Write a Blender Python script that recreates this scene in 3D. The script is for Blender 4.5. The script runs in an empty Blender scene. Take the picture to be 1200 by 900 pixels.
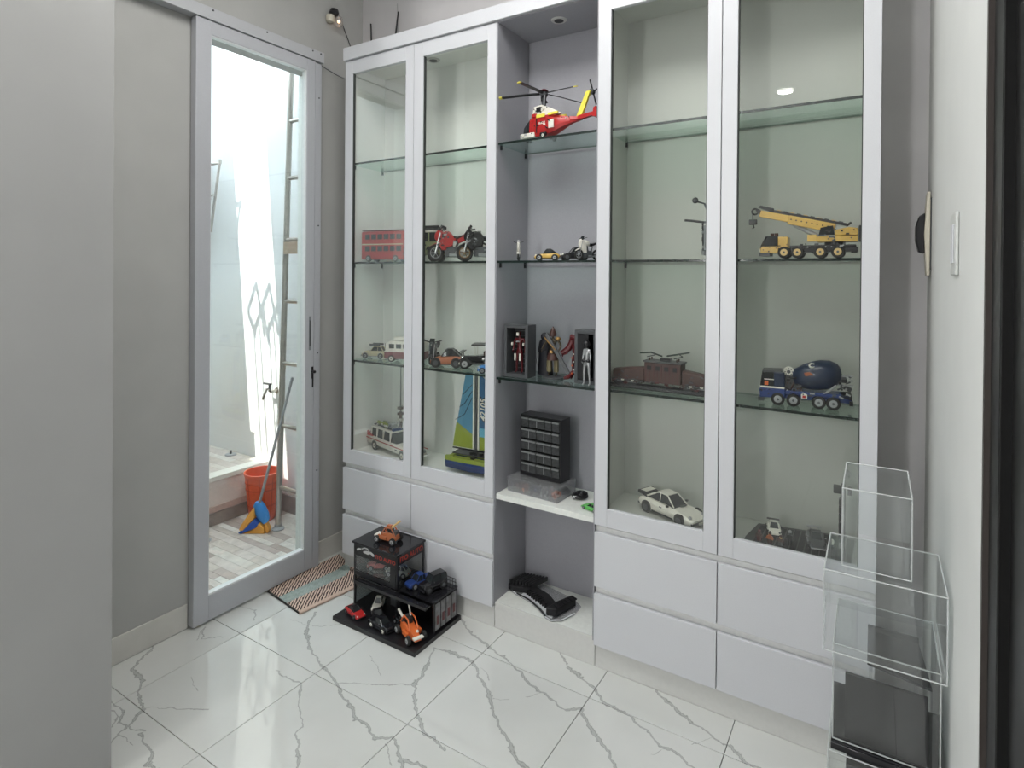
import bpy, math, random
from mathutils import Vector, Matrix
random.seed(7)
S = bpy.context.scene
COL = S.collection
PI = math.pi

# ------------------------------------------------------------------ camera
cam_d = bpy.data.cameras.new('camera'); cam = bpy.data.objects.new('camera', cam_d); COL.objects.link(cam)
F_PX, V0 = 686.4182, 327.16
YAW, PIT, ROL = -0.5559, -0.0051, 0.0081
fw = Vector((math.sin(YAW)*math.cos(PIT), math.cos(YAW)*math.cos(PIT), math.sin(PIT)))
rt = Vector((math.cos(YAW), -math.sin(YAW), 0)); up = rt.cross(fw)
r2 = math.cos(ROL)*rt + math.sin(ROL)*up; u2 = -math.sin(ROL)*rt + math.cos(ROL)*up
m3 = Matrix((r2, u2, -fw)).transposed()
cam.matrix_world = Matrix.Translation((2.2589, -2.068, 1.5)) @ m3.to_4x4()
cam_d.sensor_width = 36; cam_d.sensor_fit = 'HORIZONTAL'; cam_d.lens = F_PX*36/1200
cam_d.shift_y = (V0-450)/1200
cam_d.clip_start = 0.02
S.camera = cam

# ------------------------------------------------------------------ world, sun, exposure
w = bpy.data.worlds.new('sky'); S.world = w; w.use_nodes = True
bg = w.node_tree.nodes['Background']; bg.inputs[0].default_value = (0.90, 0.95, 1.0, 1); bg.inputs[1].default_value = 8.5
sd = bpy.data.lights.new('sun', 'SUN'); sun = bpy.data.objects.new('sun', sd); COL.objects.link(sun)
sd.energy = 9; sd.angle = math.radians(0.25); sd.color = (1.0, 0.97, 0.9)
sdir = Vector((0.112, 0.5, -1.0)).normalized()
sun.rotation_euler = sdir.to_track_quat('-Z', 'Y').to_euler(); sun.location = (-1.4, -2, 6)
def area(name, loc, rot, sx, sy, e, c=(1, 1, 1)):
    d = bpy.data.lights.new(name, 'AREA'); o = bpy.data.objects.new(name, d); COL.objects.link(o)
    d.shape = 'RECTANGLE'; d.size = sx; d.size_y = sy; d.energy = e; d.color = c
    o.location = loc; o.rotation_euler = rot; return o
area('side_fill_light', (-2.44, -3.35, 1.75), (PI/2, 0, -PI/2), 2.7, 2.5, 125, (1.0, 0.995, 0.98))  # added fill from an invented side window, clear of the glass reflections
area('rear_fill_light', (.725, -4.955, 1.7), (PI/2, 0, 0), .32, 2.5, 46, (1.0, 1.0, 0.99))  # added strip to brighten the left cabinet, mirrored only behind a door frame
area('fill_panel_light', (1.3, -1.05, 3.262), (0, 0, 0), 1.4, .8, 30, (1.0, 0.985, 0.96))  # added overhead fill to brighten the floor and left wall
area('ceiling_lamp_light', (1.51, -4.0, 3.27), (0, 0, 0), .13, .13, 6, (1.0, 0.98, 0.95)).data.shape = 'DISK'
S.view_settings.view_transform = 'Standard'; S.view_settings.look = 'None'
S.view_settings.gamma = 1; S.view_settings.use_curve_mapping = False
S.view_settings.exposure = 0.0
S.cycles.transparent_max_bounces = 40

# ------------------------------------------------------------------ materials
MC = {}
def nt(name):
    m = bpy.data.materials.new(name); m.use_nodes = True
    return m, m.node_tree, m.node_tree.nodes['Principled BSDF']
def mat(name, c, rough=.5, metal=0, var=.04, scale=60, bump=0, emit=0, coat=0, spec=.5):
    if name in MC: return MC[name]
    m, t, b = nt(name)
    b.inputs['Roughness'].default_value = rough; b.inputs['Metallic'].default_value = metal
    b.inputs['Coat Weight'].default_value = coat; b.inputs['Specular IOR Level'].default_value = spec
    tc = t.nodes.new('ShaderNodeTexCoord'); n = t.nodes.new('ShaderNodeTexNoise'); n.inputs['Scale'].default_value = scale
    t.links.new(tc.outputs['Object'], n.inputs['Vector'])
    r = t.nodes.new('ShaderNodeValToRGB')
    r.color_ramp.elements[0].color = (*[x*(1-var) for x in c], 1); r.color_ramp.elements[0].position = .3
    r.color_ramp.elements[1].color = (*[min(1, x*(1+var)) for x in c], 1); r.color_ramp.elements[1].position = .7
    t.links.new(n.outputs['Fac'], r.inputs[0]); t.links.new(r.outputs[0], b.inputs['Base Color'])
    if bump:
        bp = t.nodes.new('ShaderNodeBump'); bp.inputs['Strength'].default_value = bump; bp.inputs['Distance'].default_value = .002
        t.links.new(n.outputs['Fac'], bp.inputs['Height']); t.links.new(bp.outputs[0], b.inputs['Normal'])
    if emit:
        b.inputs['Emission Color'].default_value = (*c, 1); b.inputs['Emission Strength'].default_value = emit
    MC[name] = m; return m
def glass(name, tint=(.93, .97, .95), f0=.05, rough=0.0, haze=0.0):
    m, t, b = nt(name); t.nodes.remove(b)
    N = t.nodes.new; L = t.links.new
    out = t.nodes['Material Output']; g = N('ShaderNodeNewGeometry')
    d = N('ShaderNodeVectorMath'); d.operation = 'DOT_PRODUCT'; L(g.outputs['Normal'], d.inputs[0]); L(g.outputs['Incoming'], d.inputs[1])
    a = N('ShaderNodeMath'); a.operation = 'ABSOLUTE'; L(d.outputs['Value'], a.inputs[0])
    s = N('ShaderNodeMath'); s.operation = 'SUBTRACT'; s.inputs[0].default_value = 1; L(a.outputs[0], s.inputs[1])
    p = N('ShaderNodeMath'); p.operation = 'POWER'; L(s.outputs[0], p.inputs[0]); p.inputs[1].default_value = 5
    q = N('ShaderNodeMath'); q.operation = 'MULTIPLY_ADD'; L(p.outputs[0], q.inputs[0]); q.inputs[1].default_value = 1-f0; q.inputs[2].default_value = f0
    tr = N('ShaderNodeBsdfTransparent'); tr.inputs[0].default_value = (*tint, 1)
    gl = N('ShaderNodeBsdfGlossy'); gl.inputs['Roughness'].default_value = rough; gl.inputs['Color'].default_value = (1, 1, 1, 1)
    mx = N('ShaderNodeMixShader'); L(q.outputs[0], mx.inputs[0]); L(tr.outputs[0], mx.inputs[1]); L(gl.outputs[0], mx.inputs[2])
    last = mx
    if haze:
        df = N('ShaderNodeBsdfDiffuse'); df.inputs[0].default_value = (.9, .92, .92, 1)
        m2 = N('ShaderNodeMixShader'); m2.inputs[0].default_value = haze; L(mx.outputs[0], m2.inputs[1]); L(df.outputs[0], m2.inputs[2]); last = m2
    L(last.outputs[0], out.inputs['Surface']); MC[name] = m; return m

WHITE = mat('white_laminate', (.64, .65, .68), .32, var=.02, scale=300)
WHITE_IN = mat('white_laminate_inside', (.60, .60, .64), .5, var=.02, scale=200)
PALE = mat('pale_laminate_plinth', (.66, .66, .64), .45, var=.02)
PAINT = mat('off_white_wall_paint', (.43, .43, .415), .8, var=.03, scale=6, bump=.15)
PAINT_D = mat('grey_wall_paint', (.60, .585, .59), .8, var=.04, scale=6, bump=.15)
PAINT_OUT = mat('white_masonry_paint', (.84, .86, .86), .85, var=.02, scale=4, bump=.2)
CEIL = mat('ceiling_paint', (.72, .72, .71), .9, var=.01)
ALU = mat('grey_powder_coated_aluminium', (.50, .51, .54), .38, metal=.15, var=.02, scale=200)
ALU_L = mat('light_grey_track', (.50, .51, .53), .4, metal=.15, var=.02, scale=200)
BLACKF = mat('black_door_frame', (.006, .006, .006), .45, var=.1, spec=.3)
BLACKP = mat('black_plastic', (.012, .012, .014), .3, var=.1)
BLACKM = mat('matte_black', (.014, .014, .016), .6, var=.1, spec=.3)
BLACKG = mat('black_gloss_acrylic', (.015, .015, .018), .06, var=.05)
TYRE = mat('tyre_rubber', (.02, .02, .02), .8, var=.1)
DGREY = mat('dark_grey_plastic', (.07, .075, .08), .4)
LGREY = mat('light_grey_plastic', (.36, .37, .38), .4)
CHROME = mat('chrome', (.75, .75, .77), .15, metal=1)
STEEL = mat('brushed_steel', (.50, .47, .43), .3, metal=.9, var=.08)
WPL = mat('white_toy_plastic', (.80, .78, .70), .3)
WPL2 = mat('cream_toy_plastic', (.62, .56, .36), .35)
RED = mat('red_toy_plastic', (.45, .02, .02), .3)
DRED = mat('dark_red_toy_plastic', (.09, .007, .010), .3)
MAROON = mat('maroon_toy_plastic', (.22, .05, .06), .3)
YEL = mat('yellow_toy_plastic', (.66, .42, .10), .3)
YEL2 = mat('bright_yellow_plastic', (.85, .75, .10), .35)
TAN = mat('tan_wheel_plastic', (.75, .52, .22), .35)
ORG = mat('orange_toy_plastic', (.72, .16, .04), .3)
COPPER = mat('copper_orange_plastic', (.42, .13, .05), .35)
BLUE = mat('blue_toy_plastic', (.02, .05, .20), .3)
NAVY = mat('navy_toy_plastic', (.010, .022, .055), .3)
SKY = mat('bright_blue_plastic', (.06, .30, .75), .35)
LIME = mat('lime_toy_plastic', (.30, .37, .05), .35)
OLIVE = mat('olive_toy_plastic', (.30, .34, .16), .4)
GREEN = mat('green_toy_plastic', (.12, .48, .10), .3)
BROWN = mat('brown_toy_plastic', (.065, .028, .022), .4)
GOLD = mat('gold_plastic', (.34, .20, .07), .3, metal=.6)
SILVER = mat('silver_plastic', (.42, .43, .44), .3, metal=.7)
PORC = mat('fired_floor_skirting', (.62, .61, .57), .25, var=.05, scale=9)
SKIRT = mat('brown_grey_skirting_tile', (.33, .29, .27), .5, var=.25, scale=9)
CREAMP = mat('cream_switch_plastic', (.62, .58, .48), .35)
CARD = mat('brown_cardboard', (.62, .38, .16), .8, var=.1, scale=20)
TAPE = mat('printed_cardboard', (.75, .62, .38), .7, var=.2, scale=30)
BUCKET = mat('orange_red_bucket_plastic', (.85, .13, .045), .4)
BRIST = mat('orange_broom_bristle', (.95, .42, .08), .7, var=.15, scale=200)
GROUT = mat('grey_grout', (.34, .34, .33), .9)
TWIG = mat('galvanised_rack_metal', (.45, .43, .41), .5, metal=.4)
GLASS = glass('cabinet_glass', (.965, .975, .965), .045)
GLASS_L = glass('left_cabinet_glass', (.985, .992, .985), .11)
GLASS_D = glass('door_glass', (.97, .99, .98), .04)
GLASS_S = glass('shelf_glass', (.80, .89, .855), .05)
EDGE = mat('dark_green_glass_edge', (.008, .018, .015), .15)
ACR = glass('clear_acrylic', (.955, .965, .965), .05, haze=.012)
ACRE = glass('acrylic_cut_edge', (.75, .78, .78), .15, rough=.2, haze=.45)
SMOKE = glass('clear_drawer_plastic', (.40, .42, .42), .06, haze=.06)
CLEARBOX = glass('clear_box_plastic', (.80, .80, .82), .08, haze=.12)
LAMP = mat('lamp_diffuser', (1, .98, .94), .5, emit=6)
BULB = mat('glowing_filament', (1, .62, .30), .5, emit=4)
def translucent():
    m, t, b = nt('sun_mask_sheet'); t.nodes.remove(b); o = t.nodes['Material Output']
    a = t.nodes.new('ShaderNodeBsdfTranslucent'); a.inputs[0].default_value = (.80, .85, .88, 1)
    d = t.nodes.new('ShaderNodeBsdfDiffuse'); d.inputs[0].default_value = (.8, .83, .85, 1)
    x = t.nodes.new('ShaderNodeMixShader'); x.inputs[0].default_value = .3
    t.links.new(a.outputs[0], x.inputs[1]); t.links.new(d.outputs[0], x.inputs[2]); t.links.new(x.outputs[0], o.inputs[0]); return m
SUN_MASK = translucent()  # for the added sheets that soften and cut the yard light

# ------------------------------------------------------------------ mesh builder
def rotm(rx=0, ry=0, rz=0): return (Matrix.Rotation(rz, 4, 'Z') @ Matrix.Rotation(ry, 4, 'Y') @ Matrix.Rotation(rx, 4, 'X'))
class MB:
    def __init__(s): s.v = []; s.f = []; s.T = Matrix.Identity(4)
    def add(s, vs, fs):
        n = len(s.v); s.v += [tuple(s.T @ Vector(p)) for p in vs]; s.f += [[i+n for i in f] for f in fs]; return s
    def box(s, x0, x1, y0, y1, z0, z1):
        return s.add([(x0, y0, z0), (x1, y0, z0), (x1, y1, z0), (x0, y1, z0), (x0, y0, z1), (x1, y0, z1), (x1, y1, z1), (x0, y1, z1)],
                     [(0, 3, 2, 1), (4, 5, 6, 7), (0, 1, 5, 4), (1, 2, 6, 5), (2, 3, 7, 6), (3, 0, 4, 7)])
    def cbox(s, c, d, R=None):
        T0 = s.T.copy(); s.T = T0 @ Matrix.Translation(c) @ (R or Matrix.Identity(4))
        s.box(-d[0]/2, d[0]/2, -d[1]/2, d[1]/2, -d[2]/2, d[2]/2); s.T = T0; return s
    def cyl(s, p0, p1, r, r1=None, n=12, cap=True):
        p0 = Vector(p0); p1 = Vector(p1); r1 = r if r1 is None else r1
        d = (p1-p0).normalized(); a = d.orthogonal().normalized(); b = d.cross(a); vs = []
        for p, q in ((p0, r), (p1, r1)):
            for i in range(n): t = 2*PI*i/n; vs.append(p + a*q*math.cos(t) + b*q*math.sin(t))
        fs = [(i, (i+1) % n, n+(i+1) % n, n+i) for i in range(n)]
        if cap: fs += [tuple(range(n-1, -1, -1)), tuple(range(n, 2*n))]
        return s.add(vs, fs)
    def tube(s, pts, r, n=8):
        pts = [Vector(p) for p in pts]; vs = []; m = len(pts); a = None
        for i, p in enumerate(pts):
            d = (pts[min(i+1, m-1)]-pts[max(i-1, 0)]).normalized()
            a = d.orthogonal().normalized() if a is None else (a-d*a.dot(d)).normalized()
            b = d.cross(a); rr = r[i] if isinstance(r, (list, tuple)) else r
            for k in range(n): t = 2*PI*k/n; vs.append(p+a*rr*math.cos(t)+b*rr*math.sin(t))
        fs = [(i*n+k, i*n+(k+1) % n, (i+1)*n+(k+1) % n, (i+1)*n+k) for i in range(m-1) for k in range(n)]
        fs += [tuple(range(n-1, -1, -1)), tuple(range((m-1)*n, m*n))]
        return s.add(vs, fs)
    def lathe(s, prof, c=(0, 0, 0), n=20, cap=True):
        vs = [(c[0]+r*math.cos(2*PI*k/n), c[1]+r*math.sin(2*PI*k/n), c[2]+z) for r, z in prof for k in range(n)]
        m = len(prof); fs = [(i*n+k, i*n+(k+1) % n, (i+1)*n+(k+1) % n, (i+1)*n+k) for i in range(m-1) for k in range(n)]
        if cap: fs += [tuple(range(n-1, -1, -1)), tuple(range((m-1)*n, m*n))]
        return s.add(vs, fs)
    def loft(s, secs, cap=True):
        n = len(secs[0]); vs = [p for q in secs for p in q]; m = len(secs)
        fs = [(i*n+k, i*n+(k+1) % n, (i+1)*n+(k+1) % n, (i+1)*n+k) for i in range(m-1) for k in range(n)]
        if cap: fs += [tuple(range(n-1, -1, -1)), tuple(range((m-1)*n, m*n))]
        return s.add(vs, fs)
    def prism(s, pts, y0, y1, ax='y'):   # polygon in (x,z) pulled along y (or (x,y) along z, (y,z) along x)
        def P(a, b, h): return (a, h, b) if ax == 'y' else ((a, b, h) if ax == 'z' else (h, a, b))
        return s.loft([[P(a, b, y0) for a, b in pts], [P(a, b, y1) for a, b in pts]])
    def sph(s, c, r, sc=(1, 1, 1), n=12, m=8):
        vs = []; fs = []
        for i in range(m+1):
            t = PI*i/m
            for k in range(n):
                q = 2*PI*k/n; vs.append((c[0]+r*sc[0]*math.sin(t)*math.cos(q), c[1]+r*sc[1]*math.sin(t)*math.sin(q), c[2]+r*sc[2]*math.cos(t)))
        fs = [(i*n+k, (i+1)*n+k, (i+1)*n+(k+1) % n, i*n+(k+1) % n) for i in range(m) for k in range(n)]
        return s.add(vs, fs)
    def torus(s, c, R, r, ax='y', n=20, m=8):
        vs = []
        for i in range(n):
            t = 2*PI*i/n
            for k in range(m):
                q = 2*PI*k/m; a = (R+r*math.cos(q)); x, y, z = a*math.cos(t), r*math.sin(q), a*math.sin(t)
                if ax == 'z': x, y, z = x, z, y
                if ax == 'x': x, y, z = y, x, z
                vs.append((c[0]+x, c[1]+y, c[2]+z))
        fs = [(i*m+k, ((i+1) % n)*m+k, ((i+1) % n)*m+(k+1) % m, i*m+(k+1) % m) for i in range(n) for k in range(m)]
        return s.add(vs, fs)
    def build(s, name, m, parent=None, bevel=0, ang=35):
        me = bpy.data.meshes.new(name); me.from_pydata(s.v, [], s.f); me.validate(); me.update()
        import bmesh
        b = bmesh.new(); b.from_mesh(me); bmesh.ops.recalc_face_normals(b, faces=b.faces); b.to_mesh(me); b.free()
        me.polygons.foreach_set('use_smooth', [True]*len(me.polygons)); me.set_sharp_from_angle(angle=math.radians(ang))
        me.materials.append(m); o = bpy.data.objects.new(name, me); COL.objects.link(o)
        if parent: o.parent = parent
        if bevel:
            k = o.modifiers.new('bevel', 'BEVEL'); k.width = bevel; k.segments = 2; k.limit_method = 'ANGLE'
        return o
def tag(o, label, cat, group=None, kind=None):
    o['label'] = label
    if cat: o['category'] = cat
    if group: o['group'] = group
    if kind: o['kind'] = kind
    return o
def thing(name, label, cat, loc=(0, 0, 0), rz=0, group=None):
    o = bpy.data.objects.new(name, None); COL.objects.link(o); o.location = loc; o.rotation_euler = (0, 0, rz); o.empty_display_size = .05
    return tag(o, label, cat, group)
def struct(o, label=None):
    o['kind'] = 'structure'
    if label: o['label'] = label
    return o
def copy_tree(o, parent=None):
    c = o.copy(); COL.objects.link(c); c.parent = parent
    for ch in list(o.children): copy_tree(ch, c)
    return c
def text(name, s, size, m, parent, loc, rot, ext=.0006, shear=0, sx=1):
    cu = bpy.data.curves.new('t', 'FONT'); cu.body = s; cu.size = size; cu.extrude = ext; cu.shear = shear; cu.align_x = 'CENTER'; cu.align_y = 'CENTER'
    cu.offset = size*.02
    t = bpy.data.objects.new('t', cu); COL.objects.link(t)
    me = bpy.data.meshes.new_from_object(t.evaluated_get(bpy.context.evaluated_depsgraph_get())); bpy.data.objects.remove(t)
    me.materials.clear(); me.materials.append(m); o = bpy.data.objects.new(name, me); COL.objects.link(o)
    o.parent = parent; o.location = loc; o.rotation_euler = rot; o.scale = (sx, 1, 1); return o

# ================================================================== SETTING
XW, YB, XR = -0.204, 0.285, 2.402
# ---- marble tile material, veins drawn as distance to line segments on the floor
VEINS = [
 ([(555,95),(600,160),(690,235),(770,290),(840,350),(920,440),(990,475),(1055,525),(1110,520),(1160,600),(1210,670)], 400,700,4, .007),
 ([(440,232),(520,262),(620,300),(640,360),(690,440),(700,520),(740,600),(790,710),(870,810)], 400,700,4, .010),
 ([(435,230),(410,310),(340,410),(345,490),(360,560),(400,640),(480,710)], 400,700,4, .008),
 ([(-10,402),(150,408),(330,410)], 400,700,4, .003),
 ([(-40,390),(40,500),(70,570),(120,600),(165,660),(240,655),(270,720),(290,800)], 400,700,4, .008),
 ([(275,760),(380,790),(410,830)], 400,700,4, .010),
 ([(210,690),(240,780)], 400,700,4, .003),
 ([(25,260),(60,330),(130,375),(190,430),(230,490),(330,545),(420,620),(500,700),(570,730),(670,810)], 650,700,4, .008),
 ([(475,440),(560,520),(640,580),(740,650),(820,700),(900,770),(980,820)], 650,700,4, .008),
 ([(125,520),(160,600),(210,660),(260,740),(285,810)], 650,700,4, .009),
 ([(960,70),(915,150),(935,240),(1000,330),(1060,410)], 130,700,4, .008),
 ([(215,213),(100,340),(155,390),(130,450),(150,525),(90,590),(-10,690)], 130,700,4, .008),
 ([(150,515),(300,520),(460,524)], 130,700,4, .003),
 ([(45,640),(110,690)], 130,700,4, .003), ([(135,640),(190,730),(170,790),(260,810)], 130,700,4, .008),
 ([(770,345),(890,400),(880,470),(900,600),(870,640),(885,810)], 130,700,4, .005),
 ([(0,520),(35,560),(0,610)], 130,700,4, .003), ([(380,370),(400,440)], 130,700,4, .002),
 ([(400,200),(445,140),(430,190),(520,190)], 130,700,4, .003), ([(610,40),(680,60),(670,110)], 130,700,4, .003),
 ([(1060,405),(1200,405)], 130,700,4, .003), ([(840,100),(950,135),(1080,125)], 130,700,4, .0015),
 ([(710,480),(790,478)], 400,700,4, .002), ([(930,450),(870,468)], 400,700,4, .002), ([(650,330),(690,350),(690,390)], 400,700,4, .002),
 ([(130,270),(170,330),(180,360)], 400,700,4, .0015), ([(640,690),(740,660)], 650,700,4, .0015), ([(530,715),(460,735)], 650,700,4, .002),
 ([(0,1),(60,50),(40,110),(150,150)], 130,820,4, .005),
]
def ray_floor(u, v, z=0.0):
    d = r2*((u-600)/F_PX) - u2*((v-V0)/F_PX) + fw; c = Vector((2.2589, -2.068, 1.5)); t = (z-c.z)/d.z
    return c + d*t
SEG = []
for pts, ox, oy, sc, wd in VEINS:
    W = [ray_floor(ox+a/sc, oy+b/sc) for a, b in pts]
    for i in range(len(W)-1): SEG.append((W[i].x, W[i].y, W[i+1].x, W[i+1].y, wd*(1.75 if i % 3 == 1 else 1.1)))
rv = random.Random(3)
for _ in range(7):
    x, y = rv.uniform(0, 2.3), rv.uniform(-4.8, -2.1); dx, dy = rv.uniform(.1, .2), rv.uniform(-.22, .05)
    for k in range(5):
        nx, ny = x+dx*rv.uniform(.4, 1.3), y+dy*rv.uniform(.3, 1.4); SEG.append((x, y, nx, ny, .006)); x, y = nx, ny
def seg_group():
    g = bpy.data.node_groups.new('vein_segment', 'ShaderNodeTree')
    for n, ty in (('P', 'NodeSocketVector'), ('A', 'NodeSocketVector'), ('B', 'NodeSocketVector'), ('W', 'NodeSocketFloat')):
        g.interface.new_socket(n, in_out='INPUT', socket_type=ty)
    g.interface.new_socket('Mask', in_out='OUTPUT', socket_type='NodeSocketFloat')
    N = g.nodes.new; L = g.links.new; i = N('NodeGroupInput'); o = N('NodeGroupOutput')
    def vm(op, a, b):
        n = N('ShaderNodeVectorMath'); n.operation = op; L(a, n.inputs[0])
        if b is not None: L(b, n.inputs[1])
        return n
    pa = vm('SUBTRACT', i.outputs['P'], i.outputs['A']); ba = vm('SUBTRACT', i.outputs['B'], i.outputs['A'])
    d1 = vm('DOT_PRODUCT', pa.outputs[0], ba.outputs[0]); d2 = vm('DOT_PRODUCT', ba.outputs[0], ba.outputs[0])
    dv = N('ShaderNodeMath'); dv.operation = 'DIVIDE'; dv.use_clamp = True; L(d1.outputs['Value'], dv.inputs[0]); L(d2.outputs['Value'], dv.inputs[1])
    sc = N('ShaderNodeVectorMath'); sc.operation = 'SCALE'; L(ba.outputs[0], sc.inputs[0]); L(dv.outputs[0], sc.inputs['Scale'])
    df = vm('SUBTRACT', pa.outputs[0], sc.outputs[0]); ln = N('ShaderNodeVectorMath'); ln.operation = 'LENGTH'; L(df.outputs[0], ln.inputs[0])
    q = N('ShaderNodeMath'); q.operation = 'DIVIDE'; L(ln.outputs['Value'], q.inputs[0]); L(i.outputs['W'], q.inputs[1]); L(q.outputs[0], o.inputs[0])
    return g
SG = seg_group()
def tile_mat(x0, x1, y0, y1, idx):
    m, t, b = nt('veined_white_tile_%d' % idx); N = t.nodes.new; L = t.links.new
    g = N('ShaderNodeNewGeometry')
    n1 = N('ShaderNodeTexNoise'); n1.inputs['Scale'].default_value = 22; n1.inputs['Detail'].default_value = 4; L(g.outputs['Position'], n1.inputs['Vector'])
    sb = N('ShaderNodeVectorMath'); sb.operation = 'SUBTRACT'; L(n1.outputs['Color'], sb.inputs[0]); sb.inputs[1].default_value = (.5, .5, .5)
    ms = N('ShaderNodeVectorMath'); ms.operation = 'MULTIPLY'; L(sb.outputs[0], ms.inputs[0]); ms.inputs[1].default_value = (.044, .044, 0)
    ad = N('ShaderNodeVectorMath'); ad.operation = 'ADD'; L(g.outputs['Position'], ad.inputs[0]); L(ms.outputs[0], ad.inputs[1])
    fl = N('ShaderNodeVectorMath'); fl.operation = 'MULTIPLY'; L(ad.outputs[0], fl.inputs[0]); fl.inputs[1].default_value = (1, 1, 0)
    cur = None
    for (ax, ay, bx, by, wd) in SEG:
        if max(ax, bx) < x0-.03 or min(ax, bx) > x1+.03 or max(ay, by) < y0-.03 or min(ay, by) > y1+.03: continue
        k = N('ShaderNodeGroup'); k.node_tree = SG; L(fl.outputs[0], k.inputs['P'])
        k.inputs['A'].default_value = (ax, ay, 0); k.inputs['B'].default_value = (bx, by, 0); k.inputs['W'].default_value = wd
        if cur is None: cur = k.outputs[0]
        else:
            mn = N('ShaderNodeMath'); mn.operation = 'MINIMUM'; L(cur, mn.inputs[0]); L(k.outputs[0], mn.inputs[1]); cur = mn.outputs[0]
    n2 = N('ShaderNodeTexNoise'); n2.inputs['Scale'].default_value = 3; n2.inputs['Detail'].default_value = 3; L(g.outputs['Position'], n2.inputs['Vector'])
    base = N('ShaderNodeValToRGB'); L(n2.outputs['Fac'], base.inputs[0])
    base.color_ramp.elements[0].position = .3; base.color_ramp.elements[0].color = (.63, .64, .615, 1)
    base.color_ramp.elements[1].position = .7; base.color_ramp.elements[1].color = (.69, .70, .675, 1)
    src = base.outputs[0]
    if cur is not None:
        n3 = N('ShaderNodeTexNoise'); n3.inputs['Scale'].default_value = 90; n3.inputs['Detail'].default_value = 3; L(g.outputs['Position'], n3.inputs['Vector'])
        add = N('ShaderNodeMath'); add.operation = 'MULTIPLY_ADD'; L(n3.outputs['Fac'], add.inputs[0]); add.inputs[1].default_value = .9; L(cur, add.inputs[2])
        r = N('ShaderNodeValToRGB'); L(add.outputs[0], r.inputs[0]); e = r.color_ramp.elements
        e[0].position = .30; e[0].color = (.55, .55, .55, 1); e[1].position = 1.0; e[1].color = (0, 0, 0, 1)
        q = e.new(.80); q.color = (.78, .78, .78, 1); q = e.new(.55); q.color = (.42, .42, .42, 1); q = e.new(.93); q.color = (.25, .25, .25, 1)
        mx = N('ShaderNodeMix'); mx.data_type = 'RGBA'; L(r.outputs[0], mx.inputs['Factor']); L(src, mx.inputs['A']); mx.inputs['B'].default_value = (.23, .235, .225, 1); src = mx.outputs['Result']
    L(src, b.inputs['Base Color']); b.inputs['Roughness'].default_value = .03; b.inputs['Specular IOR Level'].default_value = 1.0
    n4 = N('ShaderNodeTexNoise'); n4.inputs['Scale'].default_value = 7; n4.inputs['Detail'].default_value = 1; L(g.outputs['Position'], n4.inputs['Vector'])
    bp = N('ShaderNodeBump'); bp.inputs['Strength'].default_value = .035; bp.inputs['Distance'].default_value = .01; L(n4.outputs['Fac'], bp.inputs['Height']); L(bp.outputs[0], b.inputs['Normal'])
    return m
floor = struct(MB().box(-2.6, 2.9, -5.1, -1.6, -.06, -.0112).box(XW-.126, 2.9, -1.6, YB+.1, -.06, -.0112).build('floor', GROUT), 'white veined polished tile floor')
idx = 0
PX, PY = .4617, .4400
for i in range(-6, 6):
    for j in range(-12, 2):
        x0 = .02+PX*i; y0 = -.15+PY*j; x1 = x0+PX; y1 = y0+PY
        x0c, x1c, y1c = max(x0, XW+.002), min(x1, XR+.1), min(y1, YB-.003)
        if i < -1:
            if y0 > -1.6: continue
            x0c = max(x0, -2.498); y1c = min(y1, -1.602)
        if x1c-x0c < .02 or y1c-y0 < .02 or y0 < -5.1: continue
        g = .0011
        MB().box(x0c+g, x1c-g, y0+g, y1c-g, -.0108, 0).build('tile', tile_mat(x0, x1, y0, y1, idx), floor, bevel=.0008); idx += 1
# ---- walls
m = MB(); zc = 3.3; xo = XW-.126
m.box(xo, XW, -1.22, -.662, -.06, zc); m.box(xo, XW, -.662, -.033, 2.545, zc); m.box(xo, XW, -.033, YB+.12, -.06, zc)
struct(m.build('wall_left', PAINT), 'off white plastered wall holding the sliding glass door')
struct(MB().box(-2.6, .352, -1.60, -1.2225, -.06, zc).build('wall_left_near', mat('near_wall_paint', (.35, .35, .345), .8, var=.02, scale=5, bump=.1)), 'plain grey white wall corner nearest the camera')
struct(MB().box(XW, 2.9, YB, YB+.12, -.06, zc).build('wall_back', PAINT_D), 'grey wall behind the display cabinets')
m = MB(); m.box(XR, XR+.12, -.932, YB, -.06, zc); m.box(XR, XR+.12, -5.1, -2.3, -.06, zc)
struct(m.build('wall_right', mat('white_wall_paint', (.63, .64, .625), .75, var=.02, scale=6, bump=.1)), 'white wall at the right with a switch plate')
struct(MB().box(-2.6, XR, -5.1, -5.0, -.06, zc).build('wall_rear', mat('brown_rear_wall', (.13, .12, .115), .8)), 'wall behind the camera')
m = MB(); m.box(-2.6, -2.5, -5.0, -4.7, -.06, zc); m.box(-2.6, -2.5, -2.0, -1.6, -.06, zc); m.box(-2.6, -2.5, -4.7, -2.0, -.06, .5); m.box(-2.6, -2.5, -4.7, -2.0, 3.0, zc)
struct(m.build('wall_side', PAINT), 'side wall of the room behind the camera')
struct(MB().box(-2.6, 2.9, -5.1, -1.6, zc, zc+.1).box(xo, 2.9, -1.6, YB+.12, zc, zc+.1).build('ceiling', CEIL), 'white ceiling')
# skirting
m = MB(); m.box(XW, XW+.008, -1.22, -.69, .001, .105)
struct(m.build('baseboard_left', PORC, bevel=.002), 'pale stone skirting left of the sliding door')
struct(MB().box(XW, XW+.008, -.028, YB-.002, .001, .105).build('baseboard_left_far', PORC, bevel=.002), 'pale stone skirting beside the cabinet')
struct(MB().box(XR-.008, XR, -.925, YB-.002, .001, .105).build('baseboard_right', PORC, bevel=.002), 'pale stone skirting on the right wall')
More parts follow.
